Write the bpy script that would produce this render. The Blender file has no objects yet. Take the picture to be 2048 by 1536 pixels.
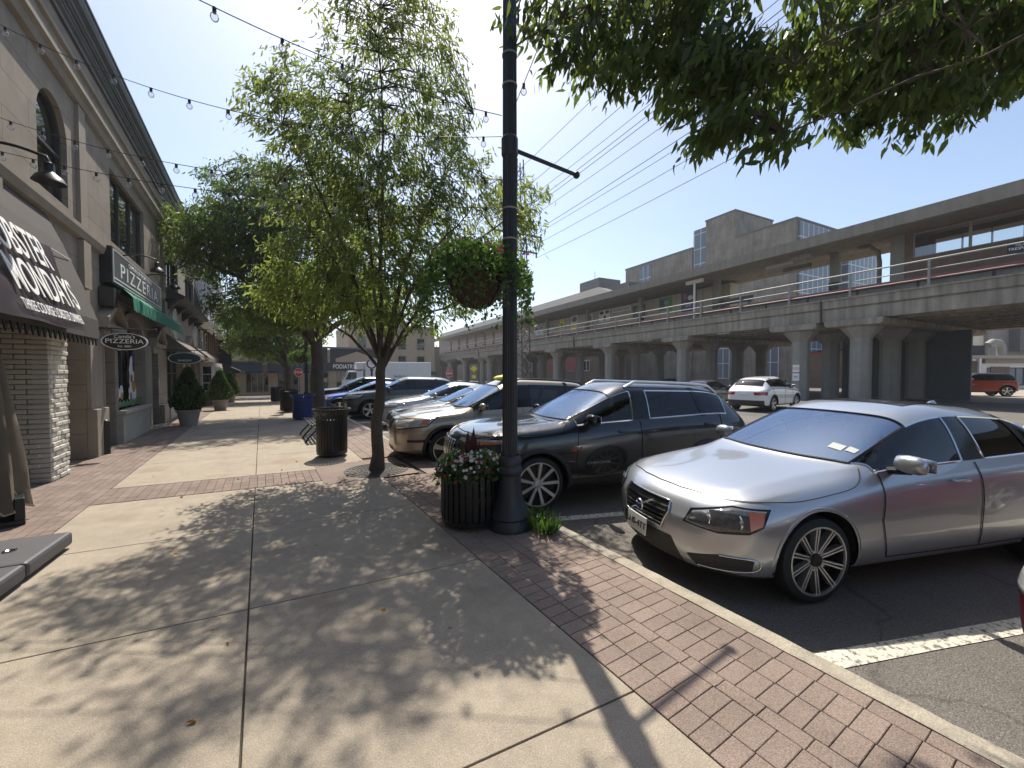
import bpy, bmesh, math, random
import numpy as np
from mathutils import Vector, Matrix
from mathutils.bvhtree import BVHTree
from mathutils.geometry import tessellate_polygon
random.seed(7); RNG = np.random.default_rng(7)
R = math.radians; PI = math.pi; C = bpy.context.scene.collection; S = bpy.context.scene

# ------------------------------------------------------------------ camera, light, exposure
cd = bpy.data.cameras.new('camera'); cam = bpy.data.objects.new('camera', cd); C.objects.link(cam)
cam.location = (0, 0, 1.66); cd.sensor_width = 36; cd.lens = 800/2048*36; cd.clip_end = 3000; cd.clip_start = .05
cam.rotation_euler = (PI/2 - math.atan(21/800), 0, -math.atan(501/800)); S.camera = cam
SUN_EL, SUN_AZ = R(58.4), math.atan2(.326, .945)
W = bpy.data.worlds.new('World'); S.world = W; W.use_nodes = True
nt = W.node_tree; sk = nt.nodes.new('ShaderNodeTexSky'); sk.sky_type = 'NISHITA'; sk.sun_disc = False
sk.sun_elevation = SUN_EL; sk.sun_rotation = SUN_AZ; sk.air_density = 1.0; sk.dust_density = 1.5; sk.ozone_density = .7
nt.links.new(sk.outputs[0], nt.nodes['Background'].inputs[0]); nt.nodes['Background'].inputs[1].default_value = .132
sl = bpy.data.lights.new('sun', 'SUN'); sl.energy = 4.6; sl.angle = R(.53); sl.color = (1, .93, .82)
so = bpy.data.objects.new('sun', sl); C.objects.link(so)
so.rotation_euler = Vector((-math.sin(SUN_AZ)*math.cos(SUN_EL), -math.cos(SUN_AZ)*math.cos(SUN_EL), -math.sin(SUN_EL))).to_track_quat('-Z', 'Y').to_euler()
S.view_settings.view_transform = 'Standard'; S.view_settings.look = 'None'; S.view_settings.exposure = .52; S.view_settings.gamma = 1
S.cycles.use_denoising = True; S.cycles.max_bounces = 8; S.cycles.transparent_max_bounces = 24; S.cycles.transmission_bounces = 8
S.cycles.sample_clamp_indirect = 6

# ------------------------------------------------------------------ materials
def mat(name, col, rough=.6, metal=0, var=.2, scale=3, bump=0, bscale=80, coat=0, island=0, spec=.5, streak=0, fine=0):
    m = bpy.data.materials.new(name); m.use_nodes = True; t = m.node_tree; N = t.nodes; L = t.links
    p = N['Principled BSDF']; p.inputs['Roughness'].default_value = rough; p.inputs['Metallic'].default_value = metal
    p.inputs['Specular IOR Level'].default_value = spec
    if coat: p.inputs['Coat Weight'].default_value = coat; p.inputs['Coat Roughness'].default_value = .04
    p.inputs['Base Color'].default_value = (*col, 1)
    tc = N.new('ShaderNodeTexCoord'); out = None
    def mul(prev, fac, amt):
        mp = N.new('ShaderNodeMapRange'); mp.inputs[3].default_value = 1-amt; mp.inputs[4].default_value = 1+amt
        L.new(fac, mp.inputs[0])
        v = N.new('ShaderNodeVectorMath'); v.operation = 'SCALE'
        if prev is None: v.inputs[0].default_value = col
        else: L.new(prev, v.inputs[0])
        L.new(mp.outputs[0], v.inputs['Scale']); return v.outputs[0]
    if var:
        n = N.new('ShaderNodeTexNoise'); n.inputs['Scale'].default_value = scale; n.inputs['Detail'].default_value = 6; n.inputs['Roughness'].default_value = .65
        L.new(tc.outputs['Object'], n.inputs[0]); out = mul(out, n.outputs[0], var*1.6)
    if streak:
        mp_ = N.new('ShaderNodeMapping'); mp_.inputs['Scale'].default_value = (3, 3, .25); L.new(tc.outputs['Object'], mp_.inputs[0])
        n = N.new('ShaderNodeTexNoise'); n.inputs['Scale'].default_value = 1.2; n.inputs['Detail'].default_value = 5; L.new(mp_.outputs[0], n.inputs[0])
        out = mul(out, n.outputs[0], streak*1.6)
    if fine:
        n = N.new('ShaderNodeTexNoise'); n.inputs['Scale'].default_value = 140; n.inputs['Detail'].default_value = 3; L.new(tc.outputs['Object'], n.inputs[0])
        out = mul(out, n.outputs[0], fine*1.6)
    if island:
        g = N.new('ShaderNodeNewGeometry'); out = mul(out, g.outputs['Random Per Island'], island)
    if out is not None: L.new(out, p.inputs['Base Color'])
    if bump:
        n = N.new('ShaderNodeTexNoise'); n.inputs['Scale'].default_value = bscale; n.inputs['Detail'].default_value = 4
        L.new(tc.outputs['Object'], n.inputs[0]); b = N.new('ShaderNodeBump'); b.inputs['Strength'].default_value = bump; b.inputs['Distance'].default_value = .01
        L.new(n.outputs[0], b.inputs['Height']); L.new(b.outputs[0], p.inputs['Normal'])
    return m

def brickmat(name, c1, c2, mortar, bw, bh, ms=.012, rough=.85, plane='YZ', bump=.5, off=.5, stain=.25):
    m = mat(name, c1, rough, var=0); t = m.node_tree; N = t.nodes; L = t.links; p = N['Principled BSDF']
    tc = N.new('ShaderNodeTexCoord'); sx = N.new('ShaderNodeSeparateXYZ'); cx = N.new('ShaderNodeCombineXYZ')
    L.new(tc.outputs['Object'], sx.inputs[0]); L.new(sx.outputs[plane[0]], cx.inputs[0]); L.new(sx.outputs[plane[1]], cx.inputs[1])
    b = N.new('ShaderNodeTexBrick'); b.offset = off
    for i, v in (('Color1', c1), ('Color2', c2), ('Mortar', mortar)): b.inputs[i].default_value = (*v, 1)
    for i, v in (('Scale', 1), ('Mortar Size', ms), ('Brick Width', bw), ('Row Height', bh), ('Mortar Smooth', .2), ('Bias', 0)): b.inputs[i].default_value = v
    L.new(cx.outputs[0], b.inputs[0])
    n = N.new('ShaderNodeTexNoise'); n.inputs['Scale'].default_value = 1.7; n.inputs['Detail'].default_value = 8; n.inputs['Roughness'].default_value = .7; L.new(tc.outputs['Object'], n.inputs[0])
    mp = N.new('ShaderNodeMapRange'); mp.inputs[3].default_value = 1-stain*1.6; mp.inputs[4].default_value = 1+stain*1.6; L.new(n.outputs[0], mp.inputs[0])
    v = N.new('ShaderNodeVectorMath'); v.operation = 'SCALE'; L.new(b.outputs[0], v.inputs[0]); L.new(mp.outputs[0], v.inputs['Scale']); L.new(v.outputs[0], p.inputs['Base Color'])
    bu = N.new('ShaderNodeBump'); bu.inputs['Strength'].default_value = bump; bu.inputs['Distance'].default_value = .01; bu.invert = True
    L.new(b.outputs['Fac'], bu.inputs['Height']); L.new(bu.outputs[0], p.inputs['Normal']); return m

def leafmat(name, col, tcol, tw=.45, isl=.45):
    m = mat(name, col, .45, var=0, island=isl, spec=.35); t = m.node_tree; N = t.nodes; L = t.links
    tr = N.new('ShaderNodeBsdfTranslucent'); g = N.new('ShaderNodeNewGeometry'); mp = N.new('ShaderNodeMapRange'); mp.inputs[3].default_value = .6; mp.inputs[4].default_value = 1.3
    L.new(g.outputs['Random Per Island'], mp.inputs[0]); v = N.new('ShaderNodeVectorMath'); v.operation = 'SCALE'; v.inputs[0].default_value = tcol
    L.new(mp.outputs[0], v.inputs['Scale']); L.new(v.outputs[0], tr.inputs[0])
    mx = N.new('ShaderNodeMixShader'); mx.inputs[0].default_value = tw; L.new(N['Principled BSDF'].outputs[0], mx.inputs[1]); L.new(tr.outputs[0], mx.inputs[2])
    L.new(mx.outputs[0], N['Material Output'].inputs[0]); return m

def glassmat(name, tint, ior=1.6, gl=(1, 1, 1)):
    m = bpy.data.materials.new(name); m.use_nodes = True; t = m.node_tree; N = t.nodes; L = t.links; N.remove(N['Principled BSDF'])
    tr = N.new('ShaderNodeBsdfTransparent'); tr.inputs[0].default_value = (*tint, 1); gs = N.new('ShaderNodeBsdfGlossy'); gs.inputs['Roughness'].default_value = .015; gs.inputs[0].default_value = (*gl, 1)
    fr = N.new('ShaderNodeFresnel'); fr.inputs[0].default_value = ior; mx = N.new('ShaderNodeMixShader')
    L.new(fr.outputs[0], mx.inputs[0]); L.new(tr.outputs[0], mx.inputs[1]); L.new(gs.outputs[0], mx.inputs[2]); L.new(mx.outputs[0], N['Material Output'].inputs[0]); return m

def mix_diffuse(m, col, k):  # mixes a flat diffuse colour into an existing shader
    t = m.node_tree; N = t.nodes; L = t.links; o = N['Material Output']; src = o.inputs[0].links[0].from_socket; df = N.new('ShaderNodeBsdfDiffuse'); df.inputs[0].default_value = (*col, 1)
    mx = N.new('ShaderNodeMixShader'); mx.inputs[0].default_value = k; L.new(src, mx.inputs[1]); L.new(df.outputs[0], mx.inputs[2]); L.new(mx.outputs[0], o.inputs[0]); return m
def paintmat(name, col, metal=.0, rough=.35, coat=1, flake=0):
    m = mat(name, col, rough, metal, var=.04, scale=2, coat=coat)
    return m

M = {}
def sidewalk_mat():
    m = mat('sidewalk_concrete', (.315, .268, .205), .85, var=.18, scale=1.3, bump=.3, bscale=160, fine=.34)
    t = m.node_tree; N = t.nodes; L = t.links; p = N['Principled BSDF']; src = p.inputs['Base Color'].links[0].from_socket
    tc = N.new('ShaderNodeTexCoord'); n = N.new('ShaderNodeTexNoise'); n.inputs['Scale'].default_value = .9; n.inputs['Detail'].default_value = 5; n.inputs['Roughness'].default_value = .6; L.new(tc.outputs['Object'], n.inputs[0])
    cr = N.new('ShaderNodeMapRange'); cr.inputs[1].default_value = .56; cr.inputs[2].default_value = .72; cr.inputs[4].default_value = .75; L.new(n.outputs[0], cr.inputs[0])
    mx = N.new('ShaderNodeMix'); mx.data_type = 'RGBA'; L.new(cr.outputs[0], mx.inputs[0]); L.new(src, mx.inputs[6]); mx.inputs[7].default_value = (.225, .15, .092, 1)
    v = N.new('ShaderNodeTexVoronoi'); v.inputs['Scale'].default_value = 260; L.new(tc.outputs['Object'], v.inputs[0])
    m2 = N.new('ShaderNodeMapRange'); m2.inputs[1].default_value = .0; m2.inputs[2].default_value = .9; m2.inputs[3].default_value = .72; m2.inputs[4].default_value = 1.15; L.new(v.outputs['Distance'], m2.inputs[0])
    sc = N.new('ShaderNodeVectorMath'); sc.operation = 'SCALE'; L.new(mx.outputs[2], sc.inputs[0]); L.new(m2.outputs[0], sc.inputs['Scale'])
    vg = N.new('ShaderNodeTexVoronoi'); vg.inputs['Scale'].default_value = 2.6; L.new(tc.outputs['Object'], vg.inputs[0]); mg = N.new('ShaderNodeMapRange'); mg.inputs[1].default_value = .03; mg.inputs[2].default_value = .065; mg.inputs[3].default_value = .62; mg.inputs[4].default_value = 1; L.new(vg.outputs['Distance'], mg.inputs[0])
    n3 = N.new('ShaderNodeTexNoise'); n3.inputs['Scale'].default_value = 7; n3.inputs['Detail'].default_value = 8; n3.inputs['Roughness'].default_value = .75; L.new(tc.outputs['Object'], n3.inputs[0]); m4 = N.new('ShaderNodeMapRange'); m4.inputs[1].default_value = .3; m4.inputs[2].default_value = .7; m4.inputs[3].default_value = .84; m4.inputs[4].default_value = 1.12; L.new(n3.outputs[0], m4.inputs[0])
    mm = N.new('ShaderNodeMath'); mm.operation = 'MULTIPLY'; L.new(mg.outputs[0], mm.inputs[0]); L.new(m4.outputs[0], mm.inputs[1])
    s2 = N.new('ShaderNodeVectorMath'); s2.operation = 'SCALE'; L.new(sc.outputs[0], s2.inputs[0]); L.new(mm.outputs[0], s2.inputs['Scale']); L.new(s2.outputs[0], p.inputs['Base Color']); return m
def asphalt_mat():
    m = mat('asphalt', (.155, .14, .122), .8, var=.25, scale=.6, bump=.9, bscale=90, fine=.8)
    t = m.node_tree; N = t.nodes; L = t.links; p = N['Principled BSDF']; src = p.inputs['Base Color'].links[0].from_socket
    tc = N.new('ShaderNodeTexCoord'); v = N.new('ShaderNodeTexVoronoi'); v.inputs['Scale'].default_value = 90; L.new(tc.outputs['Object'], v.inputs[0])
    m2 = N.new('ShaderNodeMapRange'); m2.inputs[1].default_value = 0; m2.inputs[2].default_value = .35; m2.inputs[3].default_value = 1.7; m2.inputs[4].default_value = .85; L.new(v.outputs['Distance'], m2.inputs[0])
    sc = N.new('ShaderNodeVectorMath'); sc.operation = 'SCALE'; L.new(src, sc.inputs[0]); L.new(m2.outputs[0], sc.inputs['Scale'])
    nw = N.new('ShaderNodeTexNoise'); nw.inputs['Scale'].default_value = 1.2; nw.inputs['Detail'].default_value = 6; L.new(tc.outputs['Object'], nw.inputs[0]); ad = N.new('ShaderNodeVectorMath'); ad.operation = 'ADD'; L.new(tc.outputs['Object'], ad.inputs[0]); L.new(nw.outputs['Color'], ad.inputs[1])
    vc = N.new('ShaderNodeTexVoronoi'); vc.feature = 'DISTANCE_TO_EDGE'; vc.inputs['Scale'].default_value = .42; L.new(ad.outputs[0], vc.inputs[0]); mc = N.new('ShaderNodeMapRange'); mc.inputs[1].default_value = .002; mc.inputs[2].default_value = .009; mc.inputs[3].default_value = .7; mc.inputs[4].default_value = 1; L.new(vc.outputs['Distance'], mc.inputs[0])
    s2 = N.new('ShaderNodeVectorMath'); s2.operation = 'SCALE'; L.new(sc.outputs[0], s2.inputs[0]); L.new(mc.outputs[0], s2.inputs['Scale']); L.new(s2.outputs[0], p.inputs['Base Color']); return m
def worn_paint():
    m = mat('worn_line_paint', (.62, .58, .48), .8, var=.1, scale=5, bump=.5, bscale=70)
    t = m.node_tree; N = t.nodes; L = t.links; p = N['Principled BSDF']; src = p.inputs['Base Color'].links[0].from_socket
    tc = N.new('ShaderNodeTexCoord'); n = N.new('ShaderNodeTexNoise'); n.inputs['Scale'].default_value = 22; n.inputs['Detail'].default_value = 8; n.inputs['Roughness'].default_value = .75; L.new(tc.outputs['Object'], n.inputs[0])
    cr = N.new('ShaderNodeMapRange'); cr.inputs[1].default_value = .5; cr.inputs[2].default_value = .6; L.new(n.outputs[0], cr.inputs[0])
    mx = N.new('ShaderNodeMix'); mx.data_type = 'RGBA'; L.new(cr.outputs[0], mx.inputs[0]); L.new(src, mx.inputs[6]); mx.inputs[7].default_value = (.1, .09, .08, 1); L.new(mx.outputs[2], p.inputs['Base Color']); return m
M['pane_s'] = glassmat('shelter_glass', (.7, .73, .75), 2.5)
M['booth'] = mat('booth_grey', (.09, .1, .11), .7)
M['walk'] = sidewalk_mat(); M['asphalt'] = asphalt_mat(); M['line'] = worn_paint()
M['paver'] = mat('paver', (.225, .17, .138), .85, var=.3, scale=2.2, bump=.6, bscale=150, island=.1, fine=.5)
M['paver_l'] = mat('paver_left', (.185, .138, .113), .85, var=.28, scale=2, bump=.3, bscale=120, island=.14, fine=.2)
M['joint'] = mat('joint_dirt', (.065, .055, .044), .95)
M['kerb'] = mat('kerb_concrete', (.34, .3, .235), .85, var=.38, scale=5, bump=.8, bscale=45, fine=.35)
M['stone'] = brickmat('limestone', (.255, .215, .17), (.235, .2, .158), (.14, .115, .09), 1.5, .48, .008, stain=.38, bump=.3)
M['stone_p'] = mat('plain_stone', (.265, .228, .18), .85, var=.2, scale=2, bump=.2, bscale=50, streak=.12)
M['stone_d'] = mat('sill_stone', (.36, .33, .27), .8, var=.15, scale=3, bump=.2)
M['cornice'] = mat('cornice_metal', (.075, .085, .088), .6, var=.3, scale=3, streak=.2)
M['wbrick'] = mat('painted_white_brick', (.56, .53, .46), .8, var=.12, scale=5, bump=.4, bscale=25, island=.08)
M['dark'] = mat('dark_interior', (.012, .013, .014), .8, var=0)
M['pane'] = mat('dark_pane', (.012, .015, .018), .04, var=0, spec=.8)
M['pane_b'] = mat('blue_pane', (.16, .2, .25), .12, var=.1, spec=.7)
M['wframe'] = mat('dark_frame', (.035, .034, .032), .5)
M['white'] = mat('white_paint', (.72, .71, .68), .5, var=.06)
M['lwhite'] = mat('lettering_white', (.8, .79, .76), .6, var=0)
M['awn'] = mat('charcoal_canvas', (.075, .066, .06), .9, var=.15, scale=6)
M['awn_t'] = mat('taupe_canvas', (.17, .145, .125), .9, var=.15, scale=3)
M['green'] = mat('green_canvas', (.015, .17, .105), .7, var=.3, scale=6)
M['signgrey'] = mat('sign_grey', (.1, .106, .11), .45, var=.06)
M['black'] = mat('black_metal', (.006, .0065, .008), .38, var=.15, scale=8, spec=.5)
M['post'] = mat('post_paint', (.022, .027, .036), .42, var=.2, scale=10, bump=.08, bscale=40)
M['blacksign'] = mat('black_sign', (.012, .013, .018), .4, var=0)
M['dgreen'] = mat('dark_green', (.012, .05, .035), .5, var=.1)
M['slate'] = brickmat('slate', (.12, .125, .13), (.09, .095, .1), (.04, .04, .045), .3, .2, .01, stain=.2)
M['bbrick'] = brickmat('brown_brick', (.2, .125, .085), (.165, .1, .07), (.2, .17, .14), .22, .075, .01)
M['rbrick'] = brickmat('shelter_brick', (.21, .115, .08), (.18, .1, .07), (.2, .17, .14), .22, .075, .01, plane='YZ')
M['wood'] = mat('brown_timber', (.12, .07, .04), .7, var=.2)
M['tan'] = mat('tan_stucco', (.42, .32, .22), .85, var=.1, scale=1)
M['navy'] = mat('navy_fascia', (.026, .029, .036), .7, var=.1)
M['conc'] = mat('viaduct_concrete', (.27, .235, .182), .9, var=.25, scale=.9, bump=.3, bscale=15, streak=.5)
M['conc_c'] = mat('column_concrete', (.275, .26, .23), .9, var=.16, scale=1.2, bump=.2, bscale=20, streak=.14)
M['conc_d'] = mat('canopy_concrete', (.235, .205, .165), .9, var=.2, scale=.8, streak=.2)
M['steel'] = mat('rail_steel', (.3, .29, .27), .6, .2, var=.15)
M['redboard'] = mat('red_board', (.3, .05, .045), .6, var=.25, scale=.5)
M['panel'] = brickmat('tan_panel', (.52, .45, .35), (.49, .425, .33), (.2, .17, .13), 1.2, 4.2, .03, stain=.08, bump=.2)
M['tower'] = mat('tower_stucco', (.245, .21, .17), .9, var=.5, scale=.4, streak=.35)
M['gridglass'] = brickmat('curtain_glass', (.14, .175, .22), (.13, .16, .2), (.5, .52, .54), 1.3, 2.6, .09, rough=.2, plane='YZ', stain=.05, bump=0, off=0)
M['gridglass_x'] = brickmat('curtain_glass_side', (.14, .175, .22), (.13, .16, .2), (.5, .52, .54), 1.3, 2.6, .09, rough=.2, plane='XZ', stain=.05, bump=0, off=0)
M['roofgrey'] = mat('grey_roof', (.14, .135, .13), .8, var=.15, scale=.5)
M['rust'] = mat('rust_steel', (.06, .04, .035), .7, var=.3, scale=2)
M['wire'] = mat('wire', (.02, .02, .022), .6, var=0)
M['bark'] = mat('bark', (.085, .068, .052), .9, var=.35, scale=7, bump=.8, bscale=30)
M['leaf_c'] = leafmat('leaf_young', (.07, .115, .04), (.34, .42, .09), .5)
M['leaf_d'] = leafmat('leaf_dark', (.05, .092, .03), (.2, .3, .05), .45)
M['leaf_o'] = leafmat('leaf_overhead', (.045, .08, .03), (.2, .28, .05), .42)
M['leaf_k'] = leafmat('leaf_conifer', (.045, .085, .025), (.1, .17, .03), .3)
M['leaf_p'] = leafmat('leaf_planter', (.05, .1, .03), (.14, .26, .04), .4)
M['leaf_r'] = leafmat('leaf_purple', (.055, .03, .035), (.1, .03, .03), .3)
M['petal_w'] = leafmat('petal_white', (.75, .75, .7), (.6, .6, .55), .3, .1)
M['petal_r'] = leafmat('petal_red', (.45, .03, .06), (.4, .03, .05), .3, .3)
M['petal_p'] = leafmat('petal_pink', (.5, .09, .2), (.45, .08, .18), .3, .3)
M['coco'] = mat('coco_liner', (.06, .034, .02), .95, var=.35, scale=12, bump=.8, bscale=40)
M['terra'] = mat('stone_pot', (.27, .235, .185), .8, var=.12)
M['bluebin'] = mat('blue_bin', (.018, .045, .16), .45, var=.1)
M['bulb'] = glassmat('bulb_glass', (.97, .97, .97), 1.22)
mix_diffuse(M['bulb'], (.8, .82, .85), .1)
M['red'] = mat('sign_red', (.5, .025, .03), .5, var=.05)
M['yellow'] = mat('sign_yellow', (.75, .68, .02), .5, var=.05)
M['tyre'] = mat('tyre_rubber', (.012, .018, .019), .75, var=.2, scale=10)
M['rimdark'] = mat('rim_dark', (.008, .008, .009), .4, 0, var=0)
M['rimbright'] = mat('rim_bright', (.68, .68, .68), .3, .85, var=0)
M['chrome'] = mat('chrome', (.75, .75, .76), .12, 1, var=0)
M['clad'] = mat('black_cladding', (.022, .023, .025), .55, var=.1)
M['trim'] = mat('gloss_black', (.01, .01, .011), .15, var=0)
M['lens'] = mat('lamp_lens', (.45, .46, .46), .08, .4, var=.4, scale=25, coat=1)
M['sticker'] = mat('sticker', (.4, .43, .42), .6, var=.1)
M['lens_d'] = mat('dark_lamp_lens', (.07, .075, .08), .06, .2, var=.6, scale=30, coat=1)
M['amber'] = mat('amber_lens', (.55, .12, .015), .15, var=0, coat=1)
M['redlens'] = mat('red_lens', (.35, .01, .012), .15, var=0, coat=1)
M['cabin'] = mat('cabin_cloth', (.13, .13, .14), .8, var=.1)
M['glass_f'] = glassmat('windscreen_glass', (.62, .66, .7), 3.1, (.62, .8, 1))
mix_diffuse(M['glass_f'], (.3, .42, .8), .11)  # blue diffuse painted into the windscreens, standing in for reflected sky
M['glass_s'] = glassmat('side_glass', (.16, .18, .19), 1.6)
M['plate'] = mat('plate_white', (.65, .66, .62), .4, var=0)
M['plate_y'] = mat('plate_gold', (.6, .42, .06), .4, var=0)
M['umbrella'] = mat('umbrella_canvas', (.115, .09, .065), .9, var=.15, scale=5)
M['umb_edge'] = mat('umbrella_piping', (.42, .33, .2), .9, var=.1)
M['basegrey'] = mat('base_plastic', (.075, .075, .08), .55, var=.12, scale=5, bump=.1, bscale=60)
M['iron'] = mat('cast_iron', (.03, .028, .026), .6, var=.3)
M['gold'] = mat('orange_paint', (.6, .25, .03), .6, var=.1)
M['pinkp'] = mat('pink_paint', (.42, .15, .2), .6, var=.1)
M['purp'] = mat('purple_paint', (.11, .07, .2), .6, var=.1)
M['grassp'] = mat('green_paint', (.12, .28, .1), .6, var=.3, scale=20)

# ------------------------------------------------------------------ mesh helpers
class MB:
    def __init__(s): s.v = []; s.f = []; s.m = []
    def add(s, v, f, mi=0):
        o = len(s.v); s.v += [tuple(p) for p in v]; s.f += [tuple(i+o for i in q) for q in f]; s.m += [mi]*len(f); return s
    def box(s, x0, x1, y0, y1, z0, z1, mi=0):
        return s.add([(x, y, z) for x in (x0, x1) for y in (y0, y1) for z in (z0, z1)], [(0,1,3,2),(4,6,7,5),(0,4,5,1),(2,3,7,6),(0,2,6,4),(1,5,7,3)], mi)
    def obox(s, c, sz, rz=0, mi=0, rx=0, ry=0):
        m = Matrix.Translation(c) @ Matrix.Rotation(rz, 4, 'Z') @ Matrix.Rotation(ry, 4, 'Y') @ Matrix.Rotation(rx, 4, 'X'); a, b, d = (q/2 for q in sz)
        return s.add([m @ Vector((x, y, z)) for x in (-a, a) for y in (-b, b) for z in (-d, d)], [(0,1,3,2),(4,6,7,5),(0,4,5,1),(2,3,7,6),(0,2,6,4),(1,5,7,3)], mi)
    def prism(s, poly, ax, a, b, mi=0):
        k = {'x': lambda u, w, t: (t, u, w), 'y': lambda u, w, t: (u, t, w), 'z': lambda u, w, t: (u, w, t)}[ax]; n = len(poly)
        return s.add([k(u, w, t) for t in (a, b) for u, w in poly], [tuple(range(n)), tuple(range(2*n-1, n-1, -1))] + [(i, i+n, (i+1) % n+n, (i+1) % n) for i in range(n)], mi)
    def loft(s, rings, mi=0, cap=True, close=True):
        n = len(rings[0]); o = [p for r in rings for p in r]; f = []
        for i in range(len(rings)-1):
            for j in range(n if close else n-1): f.append((i*n+j, i*n+(j+1) % n, (i+1)*n+(j+1) % n, (i+1)*n+j))
        if cap and close: f += [tuple(range(n-1, -1, -1)), tuple(range((len(rings)-1)*n, len(rings)*n))]
        return s.add(o, f, mi)
    def tube(s, pts, r, n=6, mi=0, cap=True):
        pts = [Vector(p) for p in pts]; rs = r if isinstance(r, (list, tuple)) else [r]*len(pts); rings = []; a = None
        for i, p in enumerate(pts):
            d = (pts[min(i+1, len(pts)-1)]-pts[max(i-1, 0)]).normalized()
            if a is None: a = d.orthogonal().normalized()
            else:
                a = a-d*a.dot(d); a = a.normalized() if a.length > 1e-6 else d.orthogonal().normalized()
            b = d.cross(a); rings.append([p+(a*math.cos(2*PI*k/n)+b*math.sin(2*PI*k/n))*rs[i] for k in range(n)])
        return s.loft(rings, mi, cap)
    def lathe(s, prof, c=(0, 0, 0), n=24, mi=0, ax='z', flute=0, cap=False):
        rings = []
        for r, z in prof:
            ring = []
            for k in range(n):
                t = 2*PI*k/n; q = r*(1-flute*(k % 2)) if flute else r; u, w = q*math.cos(t), q*math.sin(t)
                ring.append((c[0]+u, c[1]+w, c[2]+z) if ax == 'z' else (c[0]+w, c[1]+z, c[2]+u) if ax == 'y' else (c[0]+z, c[1]+u, c[2]+w))
            rings.append(ring)
        return s.loft(rings, mi, cap)
    def ball(s, c, r, n=12, mi=0):
        r = r if isinstance(r, tuple) else (r, r, r); k = max(n//2, 4); rings = []
        for i in range(k+1):
            t = PI*(i/k*.98+.01); rings.append([(c[0]+r[0]*math.sin(t)*math.cos(2*PI*j/n), c[1]+r[1]*math.sin(t)*math.sin(2*PI*j/n), c[2]-r[2]*math.cos(t)) for j in range(n)])
        return s.loft(rings, mi)
    def build(s, name, mats, parent=None, smooth=0, bevel=0, loc=None, rz=0):
        me = bpy.data.meshes.new(name); me.from_pydata(s.v, [], s.f)
        for m in (mats if isinstance(mats, (list, tuple)) else [mats]): me.materials.append(m if not isinstance(m, str) else M[m])
        if any(s.m): me.polygons.foreach_set('material_index', s.m)
        bm = bmesh.new(); bm.from_mesh(me); bmesh.ops.recalc_face_normals(bm, faces=bm.faces); bm.to_mesh(me); bm.free()
        if smooth:
            me.polygons.foreach_set('use_smooth', [True]*len(me.polygons)); me.set_sharp_from_angle(angle=R(smooth))
        o = bpy.data.objects.new(name, me); C.objects.link(o)
        if parent: o.parent = parent
        if loc: o.location = loc
        o.rotation_euler.z = rz
        if bevel:
            b = o.modifiers.new('bevel', 'BEVEL'); b.width = bevel; b.segments = 2; b.limit_method = 'ANGLE'; b.angle_limit = R(40)
        return o
def tag(o, label=None, cat=None, group=None, kind=None):
    for k, v in (('label', label), ('category', cat), ('group', group), ('kind', kind)):
        if v: o[k] = v
    return o
def thing(name, label, cat, loc=(0, 0, 0), rz=0, group=None):
    o = bpy.data.objects.new(name, None); C.objects.link(o); o.location = loc; o.rotation_euler.z = rz; o.empty_display_size = .1
    return tag(o, label, cat, group)
def text(name, body, size, mtx, m='lwhite', parent=None, align='CENTER', ext=.004, sx=1, shear=0, bold=0, sp=1):
    cu = bpy.data.curves.new(name, 'FONT'); cu.body = body; cu.size = size; cu.align_x = align; cu.align_y = 'CENTER'; cu.extrude = ext; cu.shear = shear; cu.offset = bold; cu.space_character = sp
    o = bpy.data.objects.new(name, cu); C.objects.link(o); dg = bpy.context.evaluated_depsgraph_get(); me = bpy.data.meshes.new_from_object(o.evaluated_get(dg))
    bpy.data.objects.remove(o); me.transform(mtx @ Matrix.Diagonal((sx, 1, 1, 1))); me.materials.append(M[m]) if not me.materials else me.materials.__setitem__(0, M[m])
    q = bpy.data.objects.new(name, me); C.objects.link(q); q.parent = parent; return q
def frame(o, x, y):      # matrix: text right = x, text up = y
    x = Vector(x).normalized(); y = Vector(y).normalized(); z = x.cross(y)
    m = Matrix((x, y, z)).transposed().to_4x4(); m.translation = Vector(o); return m
EAST = ((0, 1, 0), (0, 0, 1))        # lettering on a wall that faces +X
def gz(Y): return -max(0., min(Y, 62)-20)*.0185
def copy_tree(o, parent=None):
    c = o.copy(); C.objects.link(c); c.parent = parent
    for ch in list(o.children): copy_tree(ch, c)
    return c
def quads(name, V, n, mats, parent=None, mi=None, smooth=False):    # V: (k*n,3) array of k n-gons
    k = len(V)//n; me = bpy.data.meshes.new(name); me.vertices.add(len(V)); me.vertices.foreach_set('co', np.asarray(V, np.float32).ravel())
    me.loops.add(k*n); me.loops.foreach_set('vertex_index', np.arange(k*n, dtype=np.int32)); me.polygons.add(k)
    me.polygons.foreach_set('loop_start', np.arange(0, k*n, n, dtype=np.int32))
    for m in (mats if isinstance(mats, list) else [mats]): me.materials.append(M[m])
    if mi is not None: me.polygons.foreach_set('material_index', np.asarray(mi, np.int32))
    me.update(calc_edges=True); me.validate(); o = bpy.data.objects.new(name, me); C.objects.link(o); o.parent = parent; return o
def unit(a): return a/np.maximum(np.linalg.norm(a, axis=1, keepdims=True), 1e-6)
def leafquads(p, d, L, wr=.3, fold=.18):
    d = unit(d); s = unit(np.cross(d, RNG.normal(size=d.shape))); n = np.cross(s, d); L = L[:, None]; w = L*wr
    m1 = p+d*L*.3; m2 = p+d*L*.66-n*w*.15
    return np.stack([p, m1+s*w+n*w*fold*2, m2+s*w*.72+n*w*fold, p+d*L-n*w*.6, m2-s*w*.72+n*w*fold, m1-s*w+n*w*fold*2], 1).reshape(-1, 3)

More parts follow.
